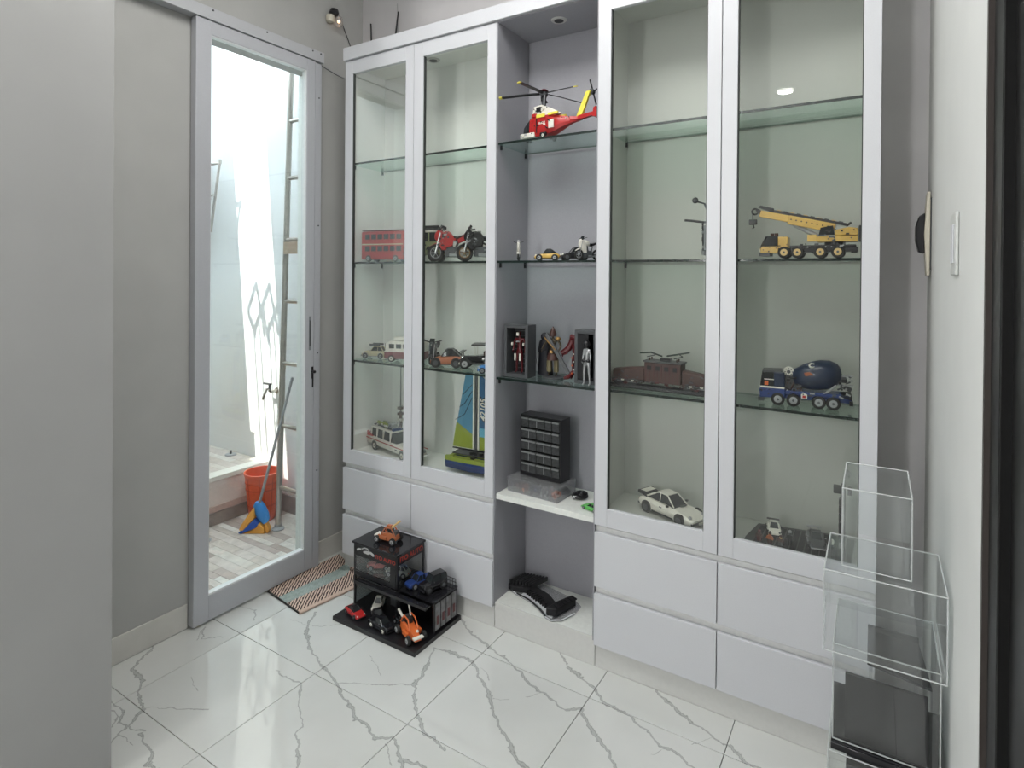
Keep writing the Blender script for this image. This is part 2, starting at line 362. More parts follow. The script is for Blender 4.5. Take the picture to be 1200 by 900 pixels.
# ceiling lamp reflected in the cabinet glass
t = thing('ceiling_lamp', 'small round ceiling downlight mirrored in the far right cabinet door', 'lamp', (1.51, -4.0, zc))
MB().cyl((0, 0, -.012), (0, 0, 0), .09, n=28).build('lamp_rim', WHITE, t); MB().cyl((0, 0, -.016), (0, 0, -.012), .075, n=28).build('diffuser', LAMP, t)
t = thing('fill_panel', 'flat light panel added over the tiled floor for brightness, out of view', 'lamp', (1.3, -1.05, zc))  # invented body for the overhead fill
MB().box(-.75, .75, -.45, .45, -.03, 0).build('housing', WHITE, t); MB().box(-.70, .70, -.40, .40, -.034, -.0305).build('diffuser', mat('fill_panel_diffuser', (1, 1, .98), .5, emit=1.5), t)
# unseen window frame added around the side fill light
wf = MB()
for a, b, c, d in ((-4.7, -4.65, .5, 3.0), (-2.05, -2.0, .5, 3.0), (-4.65, -2.05, .5, .55), (-4.65, -2.05, 2.95, 3.0), (-3.37, -3.33, .55, 2.95)): wf.box(-2.56, -2.52, a, b, c, d)
struct(wf.build('fill_window_1', ALU), 'unseen window added behind the camera for fill light')

for k_, (a, b_, c, d) in enumerate(((.535, .56, .40, 3.0), (.89, .915, .40, 3.0), (.56, .89, .40, .43), (.56, .89, 2.97, 3.0))):  # invented frame around the rear fill strip
    struct(MB().box(a, b_, -4.999, -4.95, c, d).build('trim_%d' % (4+k_), ALU), 'frame piece of the narrow window added behind the camera for fill light')
# ---- sliding glass door (door_1)
door = bpy.data.objects.new('door_1', None); COL.objects.link(door); struct(door, 'grey aluminium framed sliding door with one tall clear pane')
x0, x1 = -.197, -.158; ya, yb, yc, yd = -.688, -.622, -.127, -.077; za, zb, zc1, zd = .012, .125, 2.516, 2.578
m = MB(); m.box(x0, x1, ya, yb, za, zd); m.box(x0, x1, yc, yd, za, zd)
m.box(x0+.001, x1-.001, yb, yc, za, zb-.006); m.box(x0+.001, x1-.001, yb, yc, zc1+.004, zd)
m.build('door_frame', ALU, door, bevel=.0015)
m = MB(); m.box(x0+.006, x1-.004, yb, yc, zb-.006, zb); m.box(x0+.006, x1-.004, yb, yc, zc1, zc1+.004); m.box(x0+.006, x1-.004, yb, yb+.003, zb, zc1); m.box(x0+.006, x1-.004, yc-.003, yc, zb, zc1)
m.build('glazing_bead', mat('white_bead', (.78, .8, .8), .4), door)
MB().box(-.180, -.176, yb+.002, yc-.002, zb, zc1).build('glass_pane', GLASS_D, door)
h = MB().box(x1-.0005, x1+.001, -.107, -.094, 1.12, 1.29).build('recessed_handle', mat('dark_grey_handle', (.22, .23, .25), .4), door)
MB().box(x1+.001, x1+.003, -.104, -.098, 1.14, 1.27).build('finger_pull', DGREY, h)
m = MB(); m.box(x1-.0005, x1+.006, -.09, -.082, .975, 1.035); m.cyl((x1, -.086, 1.01), (x1+.022, -.086, 1.01), .007); m.box(x1, x1+.004, -.086, -.080, .93, .975); m.build('door_lock', BLACKP, door)
m = MB(); m.box(XW+.001, -.162, -.073, -.034, .001, 2.575)
struct(m.build('trim_1', ALU, bevel=.001), 'grey upright jamb strip right of the sliding door')
m = MB(); m.box(XW+.001, -.150, -1.2, -.028, 2.580, 2.632); o = struct(m.build('trim_2', ALU_L, bevel=.002), 'light grey overhead track of the sliding door')
m = MB()
for y in (-.86, -.62, -.36, -.1, -.05): m.cyl((-.150, y, 2.622), (-.148, y, 2.622), .004, n=8)
for z in (.5, 1.1, 1.75, 2.4): m.cyl((-.162, -.05, z), (-.160, -.05, z), .004, n=8)
m.build('screw', DGREY, o)
# jamb lining and threshold (white)
m = MB(); m.box(xo-.004, XW-.004, -.041, -.033, 0, 2.54); m.box(xo-.004, XW-.004, -.662, -.654, 0, 2.54)
struct(m.build('trim_3', mat('white_jamb', (.82, .85, .82), .5)), 'white lining of the door opening')
# ---- black door on the right
door2 = bpy.data.objects.new('door_2', None); COL.objects.link(door2); struct(door2, 'black framed door at the right edge')
MB().box(XR-.003, XR+.05, -.945, -.932, .001, 3.29).build('frame_edge', mat('dark_brown_edge', (.045, .036, .032), .5), door2)
MB().box(XR+.004, XR+.04, -1.02, -.947, .001, 3.29).build('frame', BLACKF, door2, bevel=.002)
MB().box(XR+.018, XR+.03, -1.16, -1.022, .001, 3.29).build('panel', BLACKF, door2)
MB().box(XR+.004, XR+.04, -1.24, -1.162, .001, 3.29).build('frame', BLACKF, door2, bevel=.002)
MB().box(XR+.018, XR+.03, -2.28, -1.242, .001, 3.29).build('panel', BLACKF, door2)

# ---- yard behind the glass door
yf = struct(MB().box(-2.7, xo, -3.2, .33, -.08, -.0112).build('floor_yard', mat('yard_grout', (.50, .46, .42), .9)), 'mosaic wood look tiles of the yard')
PM = [mat('yard_plank_%d' % i, c, .45, var=.10, scale=25) for i, c in enumerate([(.62, .56, .50), (.70, .66, .60), (.54, .48, .43), (.44, .37, .33), (.66, .60, .55), (.76, .73, .68), (.50, .42, .38)])]
rp = random.Random(11); pm = {}
y = -.95; n_pl = 0
while y < .325:
    hgt = rp.choice([.04, .05, .06]); y2 = min(y+hgt, .328); x = -1.075
    while x < xo-.01:
        L = rp.uniform(.12, .36); x2 = min(x+L, xo-.006)
        if xo-.006-x2 < .05: x2 = xo-.006
        MB().box(x+.0008, x2-.0008, y+.0008, y2-.0008, -.011, 0).build('plank_tile', rp.choice(PM), yf); x = x2
    y = y2
struct(MB().box(-2.7, xo, .33, .45, -.08, 3.9).build('wall_yard_back', PAINT_OUT), 'sunlit white yard wall')
struct(MB().box(-2.8, -2.7, -3.2, .45, -.08, 3.4).build('wall_yard_left', PAINT_OUT), 'white yard wall at the far left')
struct(MB().box(-2.7, xo, -3.3, -3.2, -.08, 3.4).build('wall_yard_front', PAINT_OUT), 'white yard wall out of view')
# raised ledge
m = MB(); m.box(-2.7, -1.085, -3.2, .33, -.011, .262)
led = struct(m.build('floor_ledge', mat('ledge_paint', (.82, .74, .70), .8, bump=.2)), 'raised step of the yard with a white edge')
MB().box(-1.16, -1.072, -3.2, .329, .262, .292).build('ledge_coping', mat('cream_coping', (.85, .84, .78), .6), led, bevel=.003)
y = -.35
while y < .32:
    y2 = min(y+rp.choice([.05, .07]), .328); x = -2.3
    while x < -1.165:
        x2 = min(x+rp.uniform(.2, .4), -1.162); MB().box(x+.001, x2-.001, y+.001, y2-.001, .2625, .288).build('plank_tile', rp.choice(PM[:2]+PM[4:6]), led); x = x2
    y = y2
MB().box(-1.085, -1.074, -3.2, .318, .001, .075).build('skirting_tile', SKIRT, led, bevel=.001)
MB().box(-1.0845, -1.078, -3.2, .318, .077, .112).build('skirting_band', mat('pink_skirting_band', (.66, .50, .45), .6), led)
struct(MB().box(-1.073, xo, .319, .33, .001, .11).build('baseboard_yard', SKIRT), 'brown grey tile skirting of the yard wall')
# two unseen sheets added over the yard; their gap shapes the sun strip
struct(MB().box(-1.266, xo-.002, -3.3, .33, 3.6, 3.61).build('sun_mask_right', SUN_MASK), 'unseen translucent sheet added over the yard to shape the sunlight')
struct(MB().box(-2.8, -1.63, -3.3, .33, 3.6, 3.61).build('sun_mask_left', SUN_MASK), 'unseen translucent sheet added over the yard to shape the sunlight, far side')
# drying rack overhead whose shadow falls in the sun strip
t = thing('drying_rack', 'extending metal clothes rack above the yard, known by its lattice shadow on the sunlit wall', 'rack', (0, 0, 3.3))
def shx(px, pz): return px-.112*(3.3-pz)
bars = [(-1.215, .79), (-1.155, .79), (-1.072, .8)]
xs = [shx(-1.25, 1.167), shx(-1.186, 1.17), shx(-1.097, 1.22), shx(-1.045, 1.22)]
m = MB()
for x in xs: m.cyl((x, -.72, 0), (x, -2.9, 0), .006, n=6)
m.build('rail', TWIG, t)
m = MB()
A = [shx(-1.31, 1.28), shx(-1.227, 1.44), shx(-1.14, 1.27), shx(-1.083, 1.425), shx(-1.0, 1.27), shx(-.95, 1.35)]
def yy(z): return .33-.5*(3.3-z)
def lat(x0, z0, x1, z1): m.tube([(shx(x0, z0), yy(z0), 0), (shx(x1, z1), yy(z1), 0)], .013, n=6)
lat(-1.31, 1.25, -1.222, 1.44); lat(-1.222, 1.44, -1.13, 1.10); lat(-1.31, 1.25, -1.222, 1.09)
lat(-1.235, 1.13, -1.085, 1.43); lat(-1.085, 1.43, -.99, 1.12); lat(-1.15, 1.27, -1.085, 1.05); lat(-1.10, 1.12, -.98, 1.33)
m.build('lattice_arm', TWIG, t)
m = MB(); m.box(shx(-1.31, 1.2)-.05, shx(-.95, 1.2)+.1, -2.95, -2.9, -.02, .02); m.build('rack_mount', TWIG, t)
# wall rack at the left of the yard
t = thing('folding_bracket', 'grey folding metal wall rack with red joints at the left of the yard', 'rack', (0, 0, 0))
m = MB(); y = .20
m.tube([(-1.78, y, 2.235), (-1.43, y, 2.232)], .009); m.tube([(-1.43, y, 2.24), (-1.53, y, 1.78)], .009)
m.tube([(-1.70, y-.02, 2.00), (-1.47, y-.02, 2.02)], .007); m.tube([(-1.72, y-.03, 2.23), (-1.60, y-.03, 1.80)], .006)
m.tube([(-1.62, y-.01, 2.22), (-1.52, y-.01, 2.0), (-1.60, y-.01, 1.85)], .006); m.tube([(-1.60, y-.01, 2.22), (-1.72, y-.01, 1.9)], .006)
m.build('rack_arm', TWIG, t)
for p in ((-1.585, 2.235), (-1.565, 2.01)): MB().cbox((p[0], y-.03, p[1]), (.035, .035, .04)).build('joint', RED, t)
MB().box(-1.80, -1.75, .20, .329, 1.7, 2.3).build('mount', TWIG, t); MB().cbox((-1.43, y, 2.24), (.018, .018, .03)).build('end_joint', TWIG, t)
# cardboard boxes
t = thing('cardboard_box', 'tall brown cardboard box seen at the left edge of the glass door, lower one', 'box', (-1.47, -.14, .289), group=None)
MB().box(-.17, .17, -.15, .15, 0, .40).build('carton', CARD, t, bevel=.003); MB().box(-.03, .03, -.151, .151, .401, .403).build('tape', TAPE, t)
t = thing('cardboard_box', 'printed orange and cream carton standing on the brown box', 'box', (-1.47, -.14, .694))
MB().box(-.17, .165, -.15, .15, 0, .40).build('carton', TAPE, t, bevel=.003); MB().box(.166, .168, -.10, .10, .06, .30).build('print', mat('orange_print', (.85, .4, .15), .7, var=.4, scale=25), t)
# faucet
t = thing('faucet', 'small chrome tap on the sunlit yard wall', 'faucet', (-1.0, .33, .755))
m = MB(); m.cyl((0, 0, 0), (0, -.05, 0), .010); m.tube([(0, -.05, .01), (-.005, -.07, .02), (-.01, -.085, -.015), (-.02, -.09, -.045)], .008); m.build('spout', STEEL, t)
m = MB(); m.cyl((0, -.055, .0), (0, -.055, .045), .007); m.cbox((-.015, -.06, .05), (.07, .014, .010)); m.build('tap_handle', DGREY, t)
m = MB(); m.cyl((0, -.004, 0), (0, 0, 0), .02); m.build('flange', STEEL, t)
# drain cover
t = thing('floor_drain', 'round drain cover on the raised yard step', 'drain', (-1.40, .27, .2885)); MB().lathe([(.036, 0), (.036, .006), (.028, .008), (.006, .008)], n=20).build('grate', LGREY, t); MB().cyl((0, 0, .008), (0, 0, .03), .008).build('knob', DGREY, t)
t = thing('floor_drain', 'small round drain set in the lower yard floor', 'drain', (-.93, -.19, .0005)); MB().lathe([(.04, 0), (.04, .004), (.03, .005), (.01, .005)], n=20).build('grate', LGREY, t)
# ladder
t = thing('ladder', 'tall steel ladder leaning on the yard wall behind the glass door', 'ladder', (0, 0, 0))
def ly(z): return .135+(.215-.135)*z/3.1
for x in (-.717, -.42):
    m = MB(); m.tube([(x, ly(.0)-.0, .012), (x, ly(3.0), 3.0)], .017, n=14); m.build('rail', STEEL, t)
    MB().lathe([(.036, 0), (.036, .006), (.022, .016), (.02, .03)], c=(x, ly(0), .0005), n=16).build('foot', LGREY, t)
for z in (.247, .609, .975, 1.341, 1.705, 2.07, 2.411, 2.76):
    m = MB(); m.tube([(-.717, ly(z), z), (-.42, ly(z), z)], .0125, n=10); m.build('rung', STEEL, t)
m = MB(); m.box(-.70, -.45, ly(1.66)-.03, ly(1.66)-.016, 1.62, 1.69); m.build('tie_board', mat('weathered_board', (.42, .34, .26), .8), t)
# bucket
t = thing('bucket', 'orange red plastic bucket standing against the yard step', 'bucket', (-.93, .180, .001)); t.scale = (.86, .86, .97)
m = MB(); m.lathe([(.0, 0), (.082, 0), (.088, .01), (.118, .285), (.124, .287), (.124, .30), (.114, .30), (.112, .285), (.080, .014), (0, .012)], n=36, cap=False); m.build('shell', BUCKET, t)
m = MB()
for z in (.10, .20, .24): r = .0885+.0295*(z-.01)/.275+.0012; m.torus((0, 0, z), r, .0022, 'z', n=36, m=6)
for k in range(0, 360, 45):
    a = math.radians(k); m.tube([(.0895*math.cos(a), .0895*math.sin(a), .02), (.1185*math.cos(a), .1185*math.sin(a), .28)], .002, n=5)
m.build('moulded_rib', mat('bucket_rib', (.55, .07, .03), .5), t)
# broom
t = thing('broom', 'broom with blue and orange bristles and grey handle leaning beside the bucket', 'broom', (-.785, .045, .001), math.radians(32))
hd = Vector((0, 0, .155))
m = MB(); m.tube([(.010, .0, .16), (.201, -.006, .90)], .008, n=10); m.build('handle', LGREY, t)
m = MB(); m.loft([[(x+dx, y+dy, z) for (dx, dy) in [(w*math.cos(2*PI*k/14), .022*math.sin(2*PI*k/14)) for k in range(14)]] for (x, y, z, w) in ((.045, .0, .055, .012), (.038, 0, .075, .034), (.026, 0, .11, .042), (.012, 0, .15, .036), (.006, .006, .172, .020))]); m.build('head', SKY, t)
def fan(nm, mt, pts, th):
    MB().prism(pts, -th, th).build(nm, mt, t, bevel=.004)
fan('bristles', BRIST, [(-.01, .15), (-.035, .12), (-.085, .045), (-.095, .02), (-.07, .015), (-.005, .09)], .03)
fan('bristles', mat('blue_bristle', (.03, .10, .42), .7, scale=200, var=.2), [(-.005, .085), (-.075, .015), (-.10, .004), (-.08, .0), (.005, .035), (.02, .06)], .034)
fan('bristles', BRIST, [(.02, .06), (-.02, .02), (-.078, .0), (-.03, -.0), (.055, .0), (.05, .03)], .03)
fan('bristles', BRIST, [(.045, .06), (.058, .055), (.075, .02), (.07, .0), (.058, .0)], .02)
# inside wall: lamp on the left wall near the ceiling
t = thing('plug_lamp', 'small clear bulb with black plug holder high on the left wall', 'lamp', (XW, .055, 2.865))
m = MB(); m.lathe([(.0, -.012), (.020, -.012), (.026, 0), (.02, .018), (.008, .022)], c=(.03, 0, .012), n=12); m.box(0, .03, -.012, .012, .0, .02); m.build('plug_body', BLACKP, t)
m = MB(); m.lathe([(.012, .0), (.020, -.01), (.024, -.035), (.018, -.052), (.0, -.055)], c=(.04, .022, 0), n=14); m.build('bulb_glass', CLEARBOX, t)
MB().sph((.04, .022, -.028), .008).build('filament', BULB, t)
m = MB(); m.lathe([(.02, 0), (.022, -.01), (.02, -.035), (.0, -.04)], c=(.02, -.018, -.005), n=12); m.build('socket', CREAMP, t)
m = MB(); m.tube([(.035, .008, .02), (.02, .05, .01), (.012, .085, -.04), (.008, .12, -.09), (.006, .16, -.16), (.005, .19, -.25)], .0022, n=6); m.build('cord', BLACKP, t)
for (p, q, lb) in ((( -.103, .26, 2.62), (-.120, .265, 2.885), 'thin black rod standing on the cabinet top, left one leaning left'), ((.045, .26, 2.62), (.082, .265, 2.905), 'thin black rod standing on the cabinet top, right one leaning right')):
    t = thing('antenna', lb, 'antenna', (p[0]+.0, p[1], 2.66 if p[0] > -.03 else 2.66))
    m = MB(); b0 = Vector(p)-Vector((p[0], p[1], 2.66)); m.tube([b0, Vector(q)-Vector((p[0], p[1], 2.66))], [.005, .004], n=8); m.build('rod', BLACKP, t); m = MB(); m.cyl((0, 0, -.04), (0, 0, -.02), .008); m.build('base', BLACKP, t)
t = thing('wall_wire', 'thin grey wire hanging on the wall above the cabinet', 'wire', (.06, YB, 2.7))
MB().tube([(.0, -.004, .26), (.004, -.004, .12), (.01, -.004, -.02)], .0015, n=5).build('wire', LGREY, t)
t = thing('wall_wire', 'thin grey cable running along the left wall to the cabinet top', 'wire', (XW, 0, 2.57))
MB().tube([(.003, -.02, .02), (.003, .1, .0), (.003, .24, -.01)], .003, n=5).build('wire', LGREY, t)
# wall fixtures on the right
t = thing('wall_socket', 'cream wall plate with a protruding black plug on the right wall corner', 'socket', (XR, .155, 1.64))
m = MB(); m.loft([[(-.001, y, z), (-.001-d, y, z*.98)] + [(-.001-d, -y, z*.98), (-.001, -y, z)] for (y, z, d) in ((.035, -.125, .006), (.035, -.1, .017), (.035, 0, .022), (.035, .1, .017), (.035, .125, .006))]) if False else m.prism([(-.004, -.128), (-.012, -.128), (-.019, 0), (-.012, .128), (-.004, .128)], -.035, .035)
m.build('wall_plate', CREAMP, t, bevel=.002)
MB().box(-.004, 0, -.03, .03, -.11, .11).build('back_box', DGREY, t)
m = MB(); m.prism([(-.017, -.06), (-.032, -.055), (-.040, -.02), (-.040, .025), (-.032, .055), (-.017, .065)], -.028, .028); m.build('plug', BLACKP, t, bevel=.003)
t = thing('switch_plate', 'small flat white switch plate on the bright right wall', 'switch', (XR, -.53, 1.575))
MB().box(-.006, -.0005, -.05, .05, -.065, .065).build('plate', mat('translucent_white_plate', (.62, .64, .62), .3), t, bevel=.002); MB().box(-.009, -.006, -.02, .02, -.04, .04).build('rocker', WHITE, t, bevel=.001)

# ================================================================== CABINETS
ZS1, ZS2, ZS3, ZB = 2.067, 1.567, 1.073, .600
D_DT, D_DB, G_T, G_B = 2.573, .554, 2.507, .622
R1T, R1B, R2T, R2B = .527, .317, .290, .092
YIN = .262
def cab_door(par, x0, x1, gx0, gx1, lab):
    m = MB(); m.box(x0, gx0, 0, .02, D_DB, D_DT); m.box(gx1, x1, 0, .02, D_DB, D_DT); m.box(gx0, gx1, 0, .02, D_DB, G_B); m.box(gx0, gx1, 0, .02, G_T, D_DT)
    d = m.build('door', WHITE, par, bevel=.001); d['label'] = lab
    MB().box(gx0, gx1, .012, .016, G_B, G_T).build('glass_pane', GLASS_L if x0 < .3 else GLASS, d)
    m = MB(); e = .003
    m.box(gx0, gx0+e, .006, .02, G_B, G_T); m.box(gx1-e, gx1, .006, .012, G_B, G_T); m.build('seal', mat('black_glass_seal', (.03, .035, .033), .5), d)
    return d
def shelf(par, x0, x1, z, y0=.026, y1=.257):
    s = MB().box(x0, x1, y0+.002, y1, z-.011, z-.002).build('glass_shelf', GLASS_S, par)
    MB().box(x0, x1, y0, y0+.002, z-.011, z-.002).build('front_edge', EDGE, s)
    MB().box(x0, x1, y1, y1+.001, z-.010, z-.003).build('back_edge', mat('green_glass_edge', (.12, .17, .15), .3), s)
    for x, d in ((x0, 1), (x1, -1)):
        for y in (y0+.02, y1-.015): MB().box(min(x, x+d*.008), max(x, x+d*.008), y-.004, y+.004, z-.030, z-.0112).build('shelf_pin', BLACKP, s)
def spot(par, x, y, z):
    d = MB().lathe([(.012, -.004), (.030, -.004), (.034, -.0), (.034, .004)], c=(x, y, z), n=22).build('downlight', SILVER if False else mat('downlight_ring', (.6, .6, .58), .3), par)
    MB().cyl((x, y, z-.0045), (x, y, z-.001), .020, n=18).build('dark_lens', BLACKP, d)
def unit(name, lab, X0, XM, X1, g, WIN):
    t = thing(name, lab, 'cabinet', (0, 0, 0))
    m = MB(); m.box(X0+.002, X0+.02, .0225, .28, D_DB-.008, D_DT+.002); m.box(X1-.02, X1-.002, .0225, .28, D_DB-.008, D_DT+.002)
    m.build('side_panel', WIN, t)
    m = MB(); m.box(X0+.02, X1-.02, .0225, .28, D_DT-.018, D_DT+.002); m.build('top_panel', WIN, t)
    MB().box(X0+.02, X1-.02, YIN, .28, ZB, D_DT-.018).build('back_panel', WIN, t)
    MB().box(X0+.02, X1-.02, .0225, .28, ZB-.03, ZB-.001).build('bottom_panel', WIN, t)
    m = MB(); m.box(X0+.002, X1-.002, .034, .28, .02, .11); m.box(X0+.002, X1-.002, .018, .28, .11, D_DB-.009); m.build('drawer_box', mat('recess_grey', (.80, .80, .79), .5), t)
    m = MB(); m.box(X0+.001, X1-.001, .018, .033, .001, .109); m.build('plinth', PALE, t)
    for (a, b, ga, gb, k) in g['doors']: cab_door(t, a, b, ga, gb, k)
    for (a, b) in g['cols']:
        for z0, z1 in ((R1B, R1T), (R2B, R2T)): MB().box(a, b, 0, .0175, z0, z1).build('drawer', WHITE, t, bevel=.0015)
    for z in (ZS1, ZS2, ZS3): shelf(t, X0+.021, X1-.021, z)
    return t
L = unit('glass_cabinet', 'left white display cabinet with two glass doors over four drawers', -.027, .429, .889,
     dict(doors=[(-.026, .4275, .025, .379, 'left door, its glass mirroring the bright yard'), (.4305, .888, .485, .842, 'right door of the left cabinet')], cols=[(-.026, .4275), (.4305, .888)]), mat('laminate_interior_lit', (.93, .935, .90), .5, var=.02, scale=200))  # same laminate as the right unit; its brighter light is in the colour
spot(L, .41, .163, D_DT-.0185)
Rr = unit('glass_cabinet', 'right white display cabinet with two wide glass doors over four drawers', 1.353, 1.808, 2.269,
     dict(doors=[(1.354, 1.8065, 1.404, 1.7605, 'left door of the right cabinet'), (1.8095, 2.268, 1.859, 2.2215, 'right door of the right cabinet')], cols=[(1.354, 1.8065), (1.8095, 2.268)]), mat('laminate_interior_shaded', (.52, .53, .49), .5, var=.02, scale=200))  # same laminate as the left unit, darkened here to carry the shade
t = thing('open_shelf_unit', 'open white niche between the two glass cabinets', 'shelf', (0, 0, 0))
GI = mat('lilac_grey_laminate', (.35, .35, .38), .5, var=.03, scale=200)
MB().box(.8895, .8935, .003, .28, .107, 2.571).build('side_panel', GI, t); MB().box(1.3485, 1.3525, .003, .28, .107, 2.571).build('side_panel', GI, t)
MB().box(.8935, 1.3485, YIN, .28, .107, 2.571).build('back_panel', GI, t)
tp = MB().box(.8895, 1.3525, .003, .28, 2.5715, 2.5742).build('top_panel', GI, t)
MB().box(.8936, 1.3484, .016, YIN-.0005, .551, .574).build('shelf_board', mat('white_shelf_board', (.80, .82, .78), .4), t, bevel=.001)
MB().box(.8936, 1.3484, .018, YIN-.0005, .090, .112).build('base_board', mat('white_shelf_board', (.8, .82, .78), .4), t, bevel=.001)
MB().box(.8905, 1.3515, .017, .033, .001, .0895).build('plinth', PALE, t)
MB().box(.8936, 1.3484, .015, .0178, .090, .113).build('base_edge', PALE, t)
for z in (ZS1, ZS2, ZS3): shelf(t, .8938, 1.3482, z, .01, .25)
spot(t, 1.124, .114, 2.5713)
t = thing('cabinet_fascia', 'long white fascia board running over all the cabinets', 'fascia', (0, 0, 0))
MB().box(-.030, 2.272, -.012, .283, 2.5765, 2.640).build('fascia_board', WHITE, t, bevel=.002)

# ================================================================== TOY BUILDERS (each +X = front, origin under the centre)
GLS = mat('toy_window_dark', (.02, .024, .026), .12)
def wheel(par, x, y, r, wdt, hub, side, name='wheel', spokes=0):
    wh = MB().cyl((x, y-wdt/2, r), (x, y+wdt/2, r), r, n=18).build(name, TYRE, par, bevel=r*.12)
    ys = y+side*wdt/2; m = MB(); m.cyl((x, ys-side*.001, r), (x, ys+side*.0014, r), r*.62, r*.56, n=14); m.build('hub', hub, wh)
    m = MB(); m.cyl((x, ys+side*.0014, r), (x, ys+side*.0022, r), r*.2, n=8); m.build('hub_cap', DGREY, wh)
    return wh
def sect(x, w, zb, zd, top=.80):
    return [(x, -w*.9, zb), (x, -w, zb+(zd-zb)*.3), (x, -w*.98, zb+(zd-zb)*.72), (x, -w*top, zd), (x, w*top, zd), (x, w*.98, zb+(zd-zb)*.72), (x, w, zb+(zd-zb)*.3), (x, w*.9, zb)]
PROF = {
 'sports': dict(b=[(0, .80, .24, .50), (.08, .95, .15, .60), (.25, 1, .13, .63), (.5, .95, .13, .58), (.75, .98, .13, .56), (.93, .92, .14, .46), (1, .78, .2, .36)],
                c=[(.10, .62, .60, .60), (.30, .64, .62, .93), (.36, .63, .62, 1), (.52, .62, .62, .98), (.66, .70, .57, .60)], wr=.25),
 'classic': dict(b=[(0, .75, .22, .5), (.1, .95, .15, .62), (.35, .98, .15, .64), (.6, .95, .15, .64), (.85, .8, .15, .60), (1, .6, .2, .42)],
                c=[(.12, .62, .62, .64), (.22, .66, .62, .96), (.5, .66, .62, 1), (.62, .70, .62, .66)], wr=.23),
 'suv': dict(b=[(0, .95, .2, .62), (.05, 1, .16, .64), (.5, 1, .16, .64), (.75, 1, .16, .62), (.96, .96, .18, .58), (1, .9, .22, .5)],
                c=[(.01, .86, .62, .66), (.04, .84, .62, .97), (.1, .84, .62, 1), (.56, .84, .62, 1), (.70, .88, .62, .64)], wr=.25),
 'pickup': dict(b=[(0, .95, .2, .58), (.05, 1, .18, .6), (.5, 1, .18, .6), (.75, 1, .18, .6), (.96, .96, .2, .56), (1, .9, .24, .46)],
                c=[(.34, .84, .58, .62), (.37, .82, .58, .96), (.42, .82, .58, 1), (.60, .82, .58, 1), (.72, .86, .58, .62)], wr=.26),
}
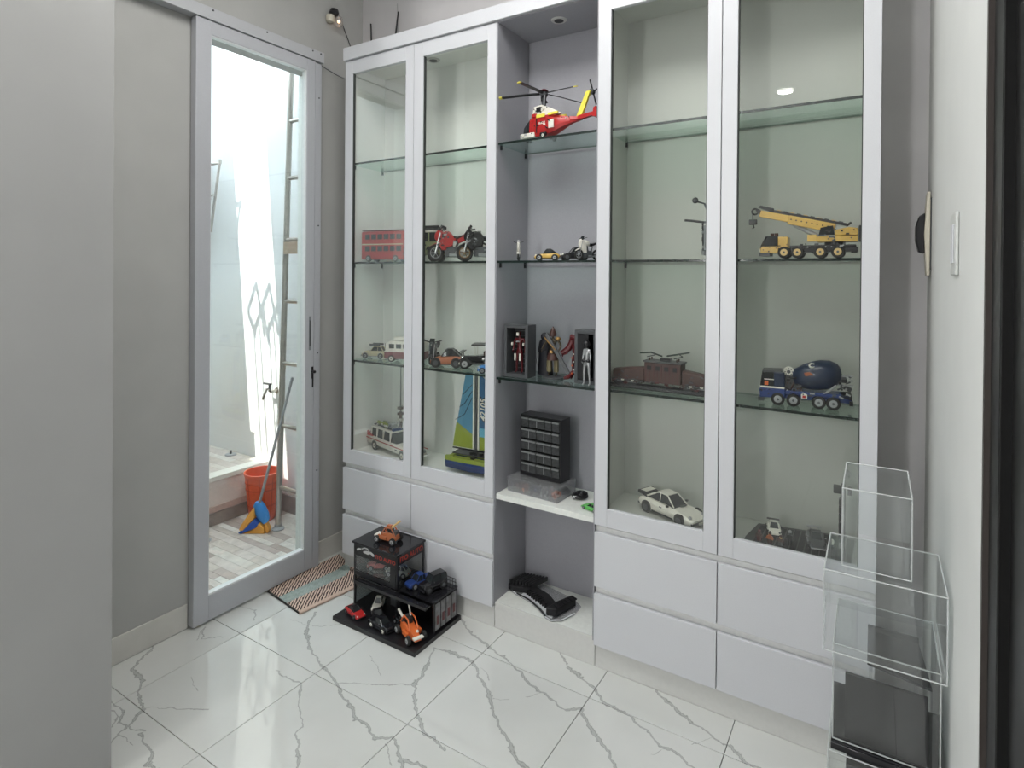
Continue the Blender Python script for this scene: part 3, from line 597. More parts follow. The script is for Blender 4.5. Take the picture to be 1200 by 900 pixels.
def car(name, label, loc, rz, L, W, H, col, prof='sports', hub=SILVER, group=None, trim=BLACKP, roof=None, cat='toy car', wing=None, open_top=False, lights=WPL):
    p = PROF[prof]; t = thing(name, label, cat, loc, math.radians(rz), group); X = lambda f: (f-.5)*L; w2 = W/2
    MB().loft([sect(X(f), w2*w, zb*H, zd*H) for f, w, zb, zd in p['b']]).build('body', col, t, bevel=L*.006)
    r = p['wr']*H
    for f in (.19, .81):
        for s in (-1, 1):
            MB().cyl((X(f), s*(w2*.99), r*1.02), (X(f), s*(w2*1.012), r*1.02), r*1.16, n=18).build('wheel_arch', trim, t)
            wheel(t, X(f), s*(w2*.93), r, w2*.30, hub, s)
    c = p['c']
    if not open_top:
        cab = MB().loft([[(X(f), -w2*w, zb*H), (X(f), -w2*w*.82, zt*H), (X(f), w2*w*.82, zt*H), (X(f), w2*w, zb*H)] for f, w, zb, zt in c]).build('windows', GLS, t)
        rf = roof or col; n = len(c); i0 = 1 if n == 4 else 1
        top = [q for q in c if q[3] > .9]
        m = MB(); m.loft([[(X(f), -w2*w*.84, zt*H-.001), (X(f), -w2*w*.78, zt*H+H*.035), (X(f), w2*w*.78, zt*H+H*.035), (X(f), w2*w*.84, zt*H-.001)] for f, w, zb, zt in top]).build('roof', rf, t)
        a = top[-1]; b = c[-1]; d = top[0]; e = c[0]
        for s in (-1, 1):
            MB().tube([(X(b[0]), s*w2*b[1]*.94, b[3]*H), (X(a[0]), s*w2*a[1]*.83, a[3]*H)], H*.030, n=6).build('pillar', rf, t)
            MB().tube([(X(e[0]), s*w2*e[1]*.94, e[3]*H), (X(d[0]), s*w2*d[1]*.83, d[3]*H)], H*.045, n=6).build('pillar', rf, t)
            mid = (a[0]+d[0])/2-.02
            MB().tube([(X(mid), s*w2*a[1]*.99, .62*H), (X(mid), s*w2*a[1]*.83, a[3]*H)], H*.024, n=6).build('pillar', rf, t)
    else:
        m = MB(); m.box(X(.28), X(.55), -w2*.6, w2*.6, .6*H, .645*H); m.build('cockpit', BLACKP, t)
        for s in (-1, 1): MB().box(X(.30), X(.38), s*w2*.32-w2*.2, s*w2*.32+w2*.2, .64*H, .86*H).build('seat', DGREY, t, bevel=H*.02)
        MB().prism([(X(.56), .62*H), (X(.50), .92*H), (X(.515), .92*H), (X(.58), .62*H)], -w2*.62, w2*.62).build('windscreen', GLS, t)
    bf = p['b'][-1]
    MB().box(X(.985), X(1.015), -w2*.82, w2*.82, .17*H, .27*H).build('front_bumper', trim, t, bevel=H*.02)
    MB().box(X(-.015), X(.015), -w2*.82, w2*.82, .2*H, .30*H).build('rear_bumper', trim, t, bevel=H*.02)
    for s in (-1, 1):
        MB().sph((X(.945), s*w2*.66, .45*H), H*.085, (.9, 1, 1), n=10, m=6).build('headlight', lights, t)
        MB().box(X(-.006), X(.01), s*w2*.6-w2*.16, s*w2*.6+w2*.16, .38*H, .46*H).build('tail_light', RED, t)
        MB().box(X(.30), X(.70), s*w2*1.0-.001, s*w2*1.0+.001, .16*H, .22*H).build('sill', trim, t)
        MB().cbox((X(.60), s*w2*1.02, .66*H), (L*.03, w2*.16, H*.07)).build('mirror', trim, t)
    if wing == 'tail':
        MB().loft([[(X(f), -w2*.72, z0*H), (X(f), -w2*.72, z1*H), (X(f), w2*.72, z1*H), (X(f), w2*.72, z0*H)] for f, z0, z1 in ((-.035, .68, .80), (.05, .64, .74), (.14, .60, .66))]).build('spoiler', BLACKP, t, bevel=H*.015)
        MB().box(X(-.01), X(.10), -w2*.5, w2*.5, .79*H, .80*H).build('spoiler_inlay', col, t)
    if wing == 'high':
        for s in (-1, 1): MB().box(X(.03), X(.06), s*w2*.5-.001, s*w2*.5+.001, .58*H, .86*H).build('wing_stay', trim, t)
        MB().box(X(-.03), X(.09), -w2*.9, w2*.9, .86*H, .91*H).build('rear_wing', trim, t)
    return t
def studs(par, pts, r, h, m):
    b = MB()
    for p in pts: b.cyl(p, (p[0], p[1], p[2]+h), r, n=8)
    o = b.build('studs', m, par); o['kind'] = 'stuff'; return o
def greeble(par, boxes, n, mats, seed=1, size=.006):
    """small bricks, pins and holes sitting on the surfaces of a brick-built model"""
    rg = random.Random(seed); ms = [MB() for _ in mats]
    for (x0, x1, y, z0, z1) in boxes:
        for _ in range(n):
            x = rg.uniform(x0, x1); z = rg.uniform(z0, z1); k = rg.randrange(len(mats)); s = 1 if y > 0 else -1
            if rg.random() < .45: ms[k].cyl((x, y-s*.001, z), (x, y+s*size*.35, z), size*.38, n=8)
            else: ms[k].cbox((x, y, z), (size*rg.uniform(.8, 2.6), size*.7, size*rg.uniform(.5, 1.1)), rotm(0, rg.choice([0, 0, .5, -.5]), 0))
    for m_, mt_ in zip(ms, mats):
        if m_.v: m_.build('brick_detail', mt_, par)['kind'] = 'stuff'
def bike(name, label, loc, rz, L, H, col, col2=BLACKP, group=None, W=.02, fair=True, rim=DGREY, bars=1.0, wr=.27, cat='toy motorcycle'):
    t = thing(name, label, cat, loc, math.radians(rz), group); R = wr*L*.62
    xf, xb = L/2-R, -L/2+R
    for x in (xf, xb):
        wh = MB().torus((x, 0, R), R*.82, R*.18, 'y', n=22, m=8).build('wheel', TYRE, t)
        rm = MB().torus((x, 0, R), R*.62, R*.05, 'y', n=20, m=6); [rm.tube([(x, 0, R), (x+R*.62*math.cos(a*PI/3), 0, R+R*.62*math.sin(a*PI/3))], R*.04, n=5) for a in range(6)]
        rm.cyl((x, -W*.3, R), (x, W*.3, R), R*.16, n=8); rm.build('rim', rim, wh)
    for s in (-1, 1):
        MB().tube([(xf, s*W*.35, R), (xf-L*.10, s*W*.4, H*.78)], W*.10, n=6).build('fork', SILVER, t)
        MB().tube([(xb, s*W*.4, R), (-L*.02, s*W*.35, R*1.15)], W*.10, n=6).build('swing_arm', DGREY, t)
        MB().tube([(xf-L*.11, 0, H*.84), (xf-L*.12, s*W*1.1*bars, H*.90), (xf-L*.17, s*W*1.5*bars, H*.92)], W*.09, n=6).build('handlebar', BLACKP, t)
        MB().tube([(L*.02, s*W*.45, R*.75), (-L*.2, s*W*.5, R*.7), (-L*.42, s*W*.55, R*1.1)], W*.16, n=7).build('exhaust', SILVER, t)
    MB().tube([(xf-L*.12, 0, H*.76), (L*.02, 0, H*.62), (-L*.18, 0, H*.56), (-L*.08, 0, R*.9), (L*.08, 0, R*.8), (xf-L*.12, 0, H*.7)], W*.13, n=6).build('frame_tube', DGREY, t)
    MB().cbox((0, 0, R*1.1), (L*.24, W*.95, H*.28)).cyl((.02*L, 0, R*1.2), (L*.07, 0, H*.58), W*.42, n=10).build('engine', DGREY, t, bevel=W*.08)
    MB().loft([[(x, w*W*math.cos(2*PI*k/10), z*H+h*H*math.sin(2*PI*k/10)) for k in range(10)] for x, w, z, h in ((-L*.06, .25, .66, .06), (0, .5, .69, .12), (L*.1, .55, .72, .12), (L*.16, .3, .74, .06))]).build('tank', col, t)
    MB().loft([[(x, w*W*math.cos(2*PI*k/8), z*H+h*H*math.sin(2*PI*k/8)) for k in range(8)] for x, w, z, h in ((-L*.44, .2, .78, .03), (-L*.34, .4, .72, .05), (-L*.16, .5, .64, .06), (-L*.05, .3, .66, .05))]).build('seat', col2, t)
    if fair:
        MB().loft([[(x, -w*W, z0*H), (x, -w*W*.7, z1*H), (x, w*W*.7, z1*H), (x, w*W, z0*H)] for x, w, z0, z1 in ((L*.08, .55, .30, .66), (L*.18, .62, .30, .84), (L*.26, .5, .50, .88), (L*.34, .15, .62, .74))]).build('fairing', col, t, bevel=W*.08)
        MB().prism([(L*.20, H*.82), (L*.27, H*.84), (L*.19, H*1.0), (L*.17, H*.98)], -W*.4, W*.4).build('windscreen', GLS, t)
    MB().prism([(xf-R*.7, R*1.85), (xf, R*2.12), (xf+R*.75, R*1.7), (xf, R*2.04)], -W*.35, W*.35).build('front_mudguard', col, t)
    MB().sph((xf-L*.05, 0, H*.74), W*.26, n=10, m=6).build('headlight', WPL, t)
    if L > .18:
        for s in (-1, 1):
            greeble(t, [(-L*.2, L*.2, s*W*.5, R*.8, H*.7), (L*.02, L*.25, s*W*.55, H*.4, H*.85)], 16, [col, BLACKP, DGREY, LGREY], seed=int(L*1000)+s, size=.009)
            MB().prism([(-L*.05, H*.42), (L*.12, H*.36), (L*.20, H*.60), (L*.05, H*.78), (-L*.08, H*.66)], s*W*.5-.004, s*W*.5+.004).build('side_panel', col, t, bevel=.002)
            MB().prism([(-L*.40, H*.62), (-L*.18, H*.50), (-L*.14, H*.62), (-L*.38, H*.80)], s*W*.36-.003, s*W*.36+.003).build('tail_panel', col, t, bevel=.001)
    return t
def figure(name, label, loc, rz, H, joints, col, extra=None, group=None, cat='figurine'):
    """one continuous skinned body; joints: dict of (x,y,z) fractions of H, front = -Y"""
    t = thing(name, label, cat, loc, math.radians(rz), group)
    J = dict(pel=(0, 0, .52), wst=(0, 0, .60), chs=(0, 0, .74), nck=(0, 0, .84), hed=(0, -.005, .885), top=(0, 0, .965),
             ls=(-.105, 0, .80), le=(-.15, 0, .66), lh=(-.16, -.03, .53), rs=(.105, 0, .80), re=(.15, 0, .66), rh=(.16, -.03, .53),
             lp=(-.05, 0, .49), lk=(-.065, -.01, .28), la=(-.075, .01, .06), lt=(-.08, -.06, .025), rp=(.05, 0, .49), rk=(.065, -.01, .28), ra=(.075, .01, .06), rt_=(.08, -.06, .025))
    J.update(joints)
    Rr = dict(pel=.062, wst=.055, chs=.078, nck=.030, hed=.050, top=.038, ls=.042, le=.030, lh=.022, rs=.042, re=.030, rh=.022, lp=.05, lk=.036, la=.026, lt=.02, rp=.05, rk=.036, ra=.026, rt_=.02)
    ks = list(J); ed = [('pel', 'wst'), ('wst', 'chs'), ('chs', 'nck'), ('nck', 'hed'), ('hed', 'top'), ('chs', 'ls'), ('ls', 'le'), ('le', 'lh'), ('chs', 'rs'), ('rs', 're'), ('re', 'rh'),
        ('pel', 'lp'), ('lp', 'lk'), ('lk', 'la'), ('la', 'lt'), ('pel', 'rp'), ('rp', 'rk'), ('rk', 'ra'), ('ra', 'rt_')]
    me = bpy.data.meshes.new('body'); me.from_pydata([tuple(c*H for c in J[k]) for k in ks], [(ks.index(a), ks.index(b)) for a, b in ed], [])
    me.materials.append(col); o = bpy.data.objects.new('body', me); COL.objects.link(o); o.parent = t
    sk = o.modifiers.new('skin', 'SKIN'); sk.use_smooth_shade = True
    for i, k in enumerate(ks):
        v = me.skin_vertices[0].data[i]; v.radius = (Rr[k]*H*.8, Rr[k]*H*.8); v.use_root = (k == 'pel')
    sb = o.modifiers.new('sub', 'SUBSURF'); sb.levels = 1; sb.render_levels = 1
    ev = o.evaluated_get(bpy.context.evaluated_depsgraph_get()); me2 = bpy.data.meshes.new_from_object(ev); me2.name = 'body'; o.modifiers.clear(); o.data = me2
    for sx in (-1, 1):   # hands: palm with five fingers
        hp = Vector(J['lh' if sx < 0 else 'rh'])*H; m = MB(); m.cbox((hp.x, hp.y, hp.z-.012*H), (.02*H, .034*H, .03*H))
        for k, l in enumerate((.024, .030, .028, .020)): m.tube([(hp.x, hp.y+(-.013+.009*k)*H, hp.z-.024*H), (hp.x-sx*.003*H, hp.y+(-.013+.009*k)*H, hp.z-(.024+l)*H)], .004*H, n=5)
        m.tube([(hp.x, hp.y-.016*H, hp.z-.006*H), (hp.x-sx*.006*H, hp.y-.028*H, hp.z-.026*H)], .0045*H, n=5); m.build('hand', col, t)
    return t, H

# ================================================================== TOYS ON THE NICHE SHELVES
def heli():
    t = thing('toy_helicopter', 'red, white and yellow toy rescue helicopter on the top glass shelf of the niche', 'toy helicopter', (1.076, .078, ZS1), math.radians(180-7)); t.scale = (.865, 1, 1.1)
    # +X nose (pointing left in the room)
    S_ = 1.0
    st = [(.115, .012, .030, .048), (.10, .026, .018, .062), (.06, .033, .014, .088), (0, .035, .014, .092), (-.06, .033, .020, .088), (-.11, .024, .034, .078), (-.16, .013, .046, .070), (-.215, .008, .052, .064)]
    MB().loft([[(x, -w, z0+(z1-z0)*.3), (x, -w*.9, z1-.012), (x, -w*.6, z1), (x, w*.6, z1), (x, w*.9, z1-.012), (x, w, z0+(z1-z0)*.3), (x, w*.7, z0), (x, -w*.7, z0)] for x, w, z0, z1 in st[2:]]).build('fuselage', RED, t, bevel=.002)
    MB().loft([[(x, -w, z0+(z1-z0)*.3), (x, -w*.9, z1-.010), (x, -w*.6, z1), (x, w*.6, z1), (x, w*.9, z1-.010), (x, w, z0+(z1-z0)*.3), (x, w*.7, z0), (x, -w*.7, z0)] for x, w, z0, z1 in st[:3]]).build('cockpit_glass', GLS, t)
    MB().box(.03, .115, -.034, .034, .012, .030).build('nose_panel', WPL, t, bevel=.003)
    MB().loft([[(x, -w, .088), (x, -w*.8, z), (x, w*.8, z), (x, w, .088)] for x, w, z in ((.055, .020, .100), (.045, .026, .128), (0, .026, .132), (-.04, .020, .118), (-.10, .010, .094))]).build('engine_cowl', WPL, t, bevel=.002)
    MB().box(.02, .05, -.030, .030, .086, .100).build('red_cowl_front', RED, t, bevel=.003)
    for s in (-1, 1):
        MB().box(-.035, .015, s*.0355-.001, s*.0355+.001, .080, .092).build('yellow_stripe', YEL2, t)
        MB().box(-.105, -.05, s*.030-.004, s*.030+.004, .084, .092).build('yellow_stripe', YEL2, t)
        MB().box(-.085, -.055, s*.034-.0015, s*.034+.0015, .035, .066).build('white_panel', WPL, t)
        MB().box(.012, .016, s*.0362-.001, s*.0362+.001, .024, .078).build('door_seam', BLACKP, t)
        MB().box(-.002, .022, s*.027-.002, s*.027+.002, .104, .122).build('air_intake', BLACKP, t)
        text('lettering', 'RESCUE', .011, WPL, t, (-.018, s*.0362, .058), (PI/2, 0, 0 if s < 0 else PI))
        wheel(t, -.03, s*.040, .010, .008, WPL, s)
        MB().box(-.045, -.010, s*.036-.006, s*.036+.006, .008, .022).build('sponson', BLACKP, t, bevel=.002)
    wheel(t, .09, .008, .010, .006, WPL, 1); wheel(t, .09, -.008, .010, .006, WPL, -1)
    m = MB(); m.prism([(-.185, .062), (-.215, .062), (-.262, .150), (-.240, .150)], -.006, .006); m.build('tail_fin', YEL2, t, bevel=.001)
    for k in range(5): MB().cbox((-.212-.008*k, -.0065, .082+.014*k), (.008, .001, .004)).build('fin_slot', BLACKP, t)
    m = MB(); m.prism([(-.19, .052), (-.30, .062), (-.305, .074), (-.20, .068)], -.008, .008); m.build('tail_boom', RED, t)
    for k in range(4): MB().cbox((-.20-.025*k, -.0085, .062+.002*k), (.010, .001, .006)).build('boom_patch', WPL, t)
    m = MB(); m.prism([(-.290, .050), (-.312, .046), (-.308, .084), (-.296, .080)], -.03, .03); m.build('tail_plane', RED, t)
    # rotor
    hb = MB().cyl((0, 0, .13), (0, 0, .175), .009, n=10).cyl((0, 0, .168), (0, 0, .182), .017, n=10).build('rotor_mast', DGREY, t)
    MB().cyl((0, 0, .184), (0, 0, .194), .028, .010, n=6).build('rotor_cap', DRED, t)
    for s in (-1, 1): MB().tube([(.008*s, .010, .13), (.014*s, .012, .168)], .003, n=6).build('control_rod', LGREY, t)
    for k, a in enumerate((27, 99, 171, 243, 315)):
        a = math.radians(a); c, s_ = math.cos(a), math.sin(a); ln = .198
        vs = MB(); vs.T = Matrix.Rotation(a, 4, 'Z'); vs.loft([[(x, -.007, .174-dz), (x, .007, .177-dz), (x, .007, .180-dz), (x, -.007, .177-dz)] for x, dz in ((.02, 0), (.08, .002), (ln, .010))])
        b = vs.build('rotor_blade', BLACKP, t)
        q = MB(); q.T = Matrix.Rotation(a, 4, 'Z'); q.loft([[(x, -.007, .174-dz), (x, .007, .177-dz), (x, .007, .180-dz), (x, -.007, .177-dz)] for x, dz in ((ln, .010), (ln+.014, .011))]); q.build('blade_tip', YEL2, b)
    th = MB().cyl((-.258, -.006, .150), (-.258, -.026, .150), .010, n=10).build('tail_rotor_hub', DGREY, t)
    for a in (70, 160, 250, 340):
        a = math.radians(a); m = MB(); m.tube([(-.258, -.022, .150), (-.258+.05*math.cos(a), -.022, .150+.05*math.sin(a))], .0035, n=6); m.build('tail_blade', BLACKP, t)
heli()
_c = [o for o in bpy.data.objects if o.name.startswith('toy_helicopter')][0]
for s in (-1, 1): greeble(_c, [(-.06, .06, s*.035, .03, .07), (-.16, -.08, s*.016, .055, .07)], 10, [RED, RED, WPL, BLACKP], 3, .006)
greeble(_c, [(.03, .11, .035, .014, .028), (-.04, .04, .026, .10, .12)], 8, [WPL, BLACKP, LGREY], 5, .006); greeble(_c, [(-.008, .008, .008, .13, .17), (-.008, .008, -.008, .13, .17)], 8, [BLACKP, DGREY, LGREY], 6, .007)
g = 'toys on the eye-level glass shelf of the niche'
bike('toy_motorcycle', 'small dark toy motorcycle seen head-on at the left end of the niche shelf', (.945, .10, ZS2), -62, .10, .088, WPL, BLACKP, fair=True, W=.014)
car('toy_car', 'small yellow toy sports car on the middle glass shelf of the niche', (1.085, .10, ZS2), -155, .105, .052, .048, YEL, 'sports', trim=BLACKP, roof=BLACKP)
car('toy_car', 'small black toy sports car beside the yellow one in the niche', (1.205, .11, ZS2), -140, .115, .055, .052, BLACKG, 'sports', hub=DGREY)
bike('toy_motorcycle', 'white and black toy motorcycle at the right end of the niche shelf', (1.275, .09, ZS2), -120, .13, .096, WPL, BLACKP, W=.018, rim=LGREY)
# display case with red armoured figure
def case(label, loc, rz, W, D, H, back):
    t = thing('figure_case', label, 'display case', loc, math.radians(rz)); th = .014; c = DGREY
    m = MB(); m.box(-W/2, -W/2+th, -D/2, D/2, 0, H); m.build('side', c, t, bevel=.001); MB().box(W/2-th, W/2, -D/2, D/2, 0, H).build('side', c, t, bevel=.001)
    MB().box(-W/2+th, W/2-th, -D/2, D/2, H-th, H).build('top', c, t); MB().box(-W/2+th, W/2-th, -D/2, D/2, 0, th).build('base', c, t)
    MB().box(-W/2+th, W/2-th, D/2-.006, D/2, th, H-th).build('back', back, t)
    return t
t = case('grey upright display case with a grid back, left in the niche', (.970, .075, ZS3), 0, .118, .07, .222, BLACKP)
for k in range(9): MB().box(-.042, .042, .0265, .0288, .03+k*.02, .034+k*.02).build('grid_bar', DGREY, t)
figure('armoured_figurine', 'dark red armoured figurine standing inside the grey upright case', (.972, .070, ZS3+.0142), 0, .185, {}, DRED)[0]
t = bpy.data.objects['armoured_figurine']
for x, z, w_, h_ in ((0, .168, .010, .014), (-.028, .125, .006, .012), (.028, .125, .006, .012), (-.012, .070, .007, .03), (.012, .070, .007, .03)): MB().cbox((x, -.016, z), (w_, .008, h_)).build('pale_plate', WPL, t, bevel=.001)
MB().lathe([(.006, 0), (.009, .004), (0, .007)], c=(0, -.017, .133), n=10).build('chest_disc', LGREY, t)
# cloaked figure
t, H = figure('cloaked_figurine', 'dark cloaked figurine half hidden behind the grey upright case', (1.045, .150, ZS3), -20, .185, {}, mat('cloak_black', (.010, .011, .016), .6))
MB().loft([[(w_*math.cos(a), .01+d_*math.sin(a), z) for a in [2*PI*k/14 for k in range(14)]] for z, w_, d_ in ((.004, .040, .03), (.06, .036, .026), (.12, .034, .024), (.150, .026, .02), (.160, .012, .012))]).build('cloak', mat('cloak_black', (.01, .01, .016), .6), t)
MB().cbox((-.012, -.026, .095), (.012, .006, .014)).build('belt_pouch', LGREY, t); MB().cbox((-.014, -.028, .062), (.010, .006, .02)).build('blade', LGREY, t)
MB().sph((0, .003, .168), .016, (1, 1, 1.1)).build('hood', mat('cloak_black', (.01, .01, .016), .6), t)
# sword warrior
t, H = figure('warrior_figurine', 'dark bronze warrior figurine with a long sword at the centre of the niche', (1.105, .120, ZS3+.006), 8, .195,
   dict(le=(-.19, -.02, .68), lh=(-.24, -.06, .56), re=(.19, -.02, .68), rh=(.17, -.10, .57), la=(-.09, .01, .06), ra=(.09, .01, .06), top=(0, -.02, .96), hed=(0, -.02, .89)), mat('dark_bronze', (.07, .055, .035), .4, metal=.5))
MB().cyl((0, -.002, -.006), (0, -.002, 0), .045, n=24).build('base', DGREY, t)
MB().lathe([(.014, .170), (.016, .180), (.008, .2), (0, .212)], n=10).build('pointed_hood', BROWN, t)
MB().cbox((.028, -.02, .100), (.014, .010, .19), rotm(0, math.radians(-32), 0)).build('sword', DGREY, t)
MB().tube([(-.03, -.024, .165), (.02, -.026, .115)], .003, n=6).build('strap', GOLD, t)
MB().tube([(-.06, -.012, .112), (-.022, -.018, .112)], .003, n=6).build('dagger', BLACKP, t)
for s in (-1, 1): MB().sph((s*.024, -.004, .160), .011, (1.2, 1, .8)).build('shoulder_plate', GOLD if s > 0 else BROWN, t)
MB().lathe([(.020, .098), (.024, .085), (.026, .07)], n=12).build('skirt', BROWN, t); MB().cbox((0, -.020, .106), (.012, .006, .012)).build('buckle', GOLD, t)
for s in (-1, 1): MB().loft([[(s*.016+.011*math.cos(a), .009*math.sin(a)-.001, z) for a in [2*PI*k/8 for k in range(8)]] for z in (.02, .05, .075)]).build('greave', mat('pale_bronze', (.22, .19, .11), .45, metal=.4), t)
# red winged creature
t, H = figure('winged_figurine', 'dark red creature figurine with a folded wing beside the open black case', (1.208, .120, ZS3), -10, .175,
   dict(ls=(-.08, 0, .84), le=(-.20, -.05, .62), lh=(-.30, -.08, .58), lk=(-.03, -.03, .28), la=(-.07, 0, .07), rk=(.06, -.02, .28)), DRED)
for (a, b, c) in (((-.012, 0, .165), (-.030, .0, .130), (-.058, -.015, .108)), ((.006, 0, .175), (-.012, 0, .178), (-.024, 0, .15))): MB().tube([a, b, c], [.011, .014, .009], n=8).build('wing_limb', DRED, t)
for k in range(6): MB().sph((-.002+.008*(k % 2), -.018, .03+.016*k), .0035, n=6, m=4).build('pale_spot', WPL if k % 2 else ORG, t)
MB().tube([(-.01, .0, .03), (-.02, -.02, .012), (-.034, -.03, .008)], [.010, .009, .006], n=8).build('claw_foot', DRED, t)
t = case('black upright open display case at the right end of the niche', (1.283, .100, ZS3), -3, .098, .075, .214, BLACKP)
MB().box(-.035, .012, -.036, -.033, .016, .198).build('dark_panel', BLACKP, t)
t, H = figure('silver_figurine', 'slim silver figurine standing in front of the black open case', (1.303, .030, ZS3), -8, .178, dict(ls=(-.07, 0, .79), rs=(.07, 0, .79), le=(-.09, 0, .66), re=(.09, 0, .66), lh=(-.10, -.02, .54), rh=(.10, -.02, .54)), SILVER)
MB().sph((0, -.001, .163), .014, (.9, 1, 1.15)).build('black_hood', BLACKP, t)
for s in (-1, 1): MB().sph((s*.010, -.008, .100), .009, (1, .8, .8)).build('hip_plate', BLACKP, t)
# drawer cabinet
t = thing('parts_cabinet', 'black small-parts cabinet of clear drawers standing on the organiser box', 'drawer cabinet', (1.052, .155, .639), math.radians(-3.5))
W, D, Hh = .205, .075, .262; th = .006
m = MB(); m.box(-W/2, W/2, D/2-.004, D/2, 0, Hh); m.build('back_panel', BLACKP, t)
for a, b, c, d in ((-W/2, -W/2+th, 0, Hh), (W/2-th, W/2, 0, Hh), (-W/2+th, W/2-th, Hh-th, Hh), (-W/2+th, W/2-th, 0, th*2)): MB().box(a, b, -D/2, D/2-.0042, c, d).build('shell_panel', BLACKP, t)
rows = 5; rh = (Hh-th*3)/rows
for i in range(rows):
    z0 = th*2+i*rh
    cols = [0, .40, .80, 1.0] if i < 4 else [0, .2, .62, .8, 1.0]
    for k in range(len(cols)-1):
        xa = -W/2+th+(W-2*th)*cols[k]+.0015; xb = -W/2+th+(W-2*th)*cols[k+1]-.0015
        dr = MB().box(xa, xb, -D/2-.003, D/2-.008, z0+.003, z0+rh-.004).build('drawer', mat('smoky_drawer', (.055, .058, .06), .18, var=.25, scale=80), t, bevel=.001)
        MB().box(xa+.002, xb-.002, -D/2-.009, -D/2-.003, z0+rh-.012, z0+rh-.007).build('drawer_pull', mat('grey_pull', (.22, .23, .23), .3), dr)
        if cols[k+1]-cols[k] > .3: MB().box((xa+xb)/2-.0008, (xa+xb)/2+.0008, -D/2-.0035, -D/2-.003, z0+.006, z0+rh-.014).build('divider', LGREY, dr)
t = thing('organiser_box', 'flat clear plastic organiser box of orange and dark bits on the white niche shelf', 'box', (1.045, .145, .5745), math.radians(-4))
MB().box(-.125, .125, -.080, .072, 0, .003).build('floor_sheet', CLEARBOX, t)
for a, b, c, d in ((-.125, .125, -.080, -.0775), (-.125, .125, .0695, .072), (-.125, -.1225, -.0775, .0695), (.1225, .125, -.0775, .0695)): MB().box(a, b, c, d, .003, .050).build('wall_sheet', CLEARBOX, t)
MB().box(-.128, .128, -.083, .075, .0505, .060).build('lid', CLEARBOX, t, bevel=.002)
for k in range(7): MB().box(-.1+.03*k, -.0985+.03*k, -.077, .069, .003, .048).build('partition', CLEARBOX, t)
rb = random.Random(4); cs = [NAVY, DRED, ORG, DGREY, BLUE, LGREY, LGREY, ORG]
for k in range(8):
    b = MB()
    for _ in range(9): b.cbox((-.112+.03*k+rb.uniform(-.006, .006), rb.uniform(-.068, -.02), rb.uniform(.008, .030)), (.012, .012, .008), rotm(rb.uniform(0, 3), rb.uniform(0, 3), rb.uniform(0, 3)))
    o = b.build('small_bits', cs[k], t); o['kind'] = 'stuff'
t = thing('cable_bundle', 'small black coiled strap with silver buckle right of the organiser box', 'strap', (1.215, .165, .5745), math.radians(25))
m = MB(); m.torus((0, 0, .010), .028, .007, 'z', n=20, m=8); m.build('coil', BLACKP, t); MB().torus((.006, .004, .018), .022, .005, 'z', n=18, m=8).build('coil', BLACKP, t)
MB().cbox((-.018, -.022, .011), (.022, .012, .010)).build('buckle', SILVER, t, bevel=.001)
car('toy_car', 'tiny bright green toy car at the right end of the white niche shelf', (1.308, .075, .5745), 165, .085, .036, .026, GREEN, 'sports', hub=LGREY, trim=GREEN)
# comb rack and acrylic sheet
t = thing('acrylic_stand', 'clear curved acrylic sheet lying under the black comb rack in the bottom of the niche', 'stand', (1.07, .13, .1135), math.radians(-4))
outl = [(-.165, -.02), (-.12, -.035), (-.05, -.045), (.02, -.075), (.07, -.105), (.10, -.112), (.135, -.085), (.155, -.01), (.15, .05), (.10, .08), (-.12, .112), (-.16, .06)]
MB().prism(outl, 0, .006, 'z').build('acrylic_sheet', CLEARBOX, t, bevel=.001)
MB().tube([(x, y, .007) for x, y in outl[:8]], .0022, n=6).build('polished_edge', mat('bright_edge', (.75, .77, .80), .2), t)
MB().prism([(-.10, -.034), (-.05, -.036), (.02, -.062), (.075, -.096), (.10, -.10), (.085, -.062), (.02, -.024), (-.05, -.004), (-.10, -.014)], .0065, .0095, 'z').build('white_insert', WHITE, t)
MB().tube([(x, y, .010) for x, y in outl[1:5]], .0032, n=6).build('black_rim', BLACKP, t)
t = thing('comb_rack', 'black toothed plastic rack lying on the clear sheet in the niche bottom', 'rack', (1.055, .13, .121), math.radians(-4))
CMB = mat('comb_black', (.025, .025, .027), .38)
MB().prism([(-.165, -.018), (-.14, -.030), (-.06, -.002), (.02, -.020), (.085, -.072), (.115, -.085), (.100, -.030), (.03, .015), (-.05, .035), (-.06, .06), (-.12, .085), (-.155, .05)], 0, .022, 'z').build('spine', BLACKM, t, bevel=.003)
for k in range(8):
    MB().cbox((-.145+.014*k, .03+.004*k, .030), (.007, .095, .018), rotm(0, 0, math.radians(-12))).build('tooth', CMB, t, bevel=.001)
for k in range(11):
    MB().cbox((-.060+.0145*k, -.008-.0048*k, .012), (.006, .022, .020), rotm(0, 0, math.radians(-25))).build('tooth', BLACKM, t)
MB().prism([(.085, -.10), (.125, -.085), (.150, .035), (.12, .045), (.095, -.03)], .002, .034, 'z').build('end_arm', BLACKM, t, bevel=.004)
for k in range(6): MB().cbox((.117+.005*k, -.07+.02*k, .036), (.030, .005, .006), rotm(0, 0, math.radians(-15))).build('rib', BLACKM, t)

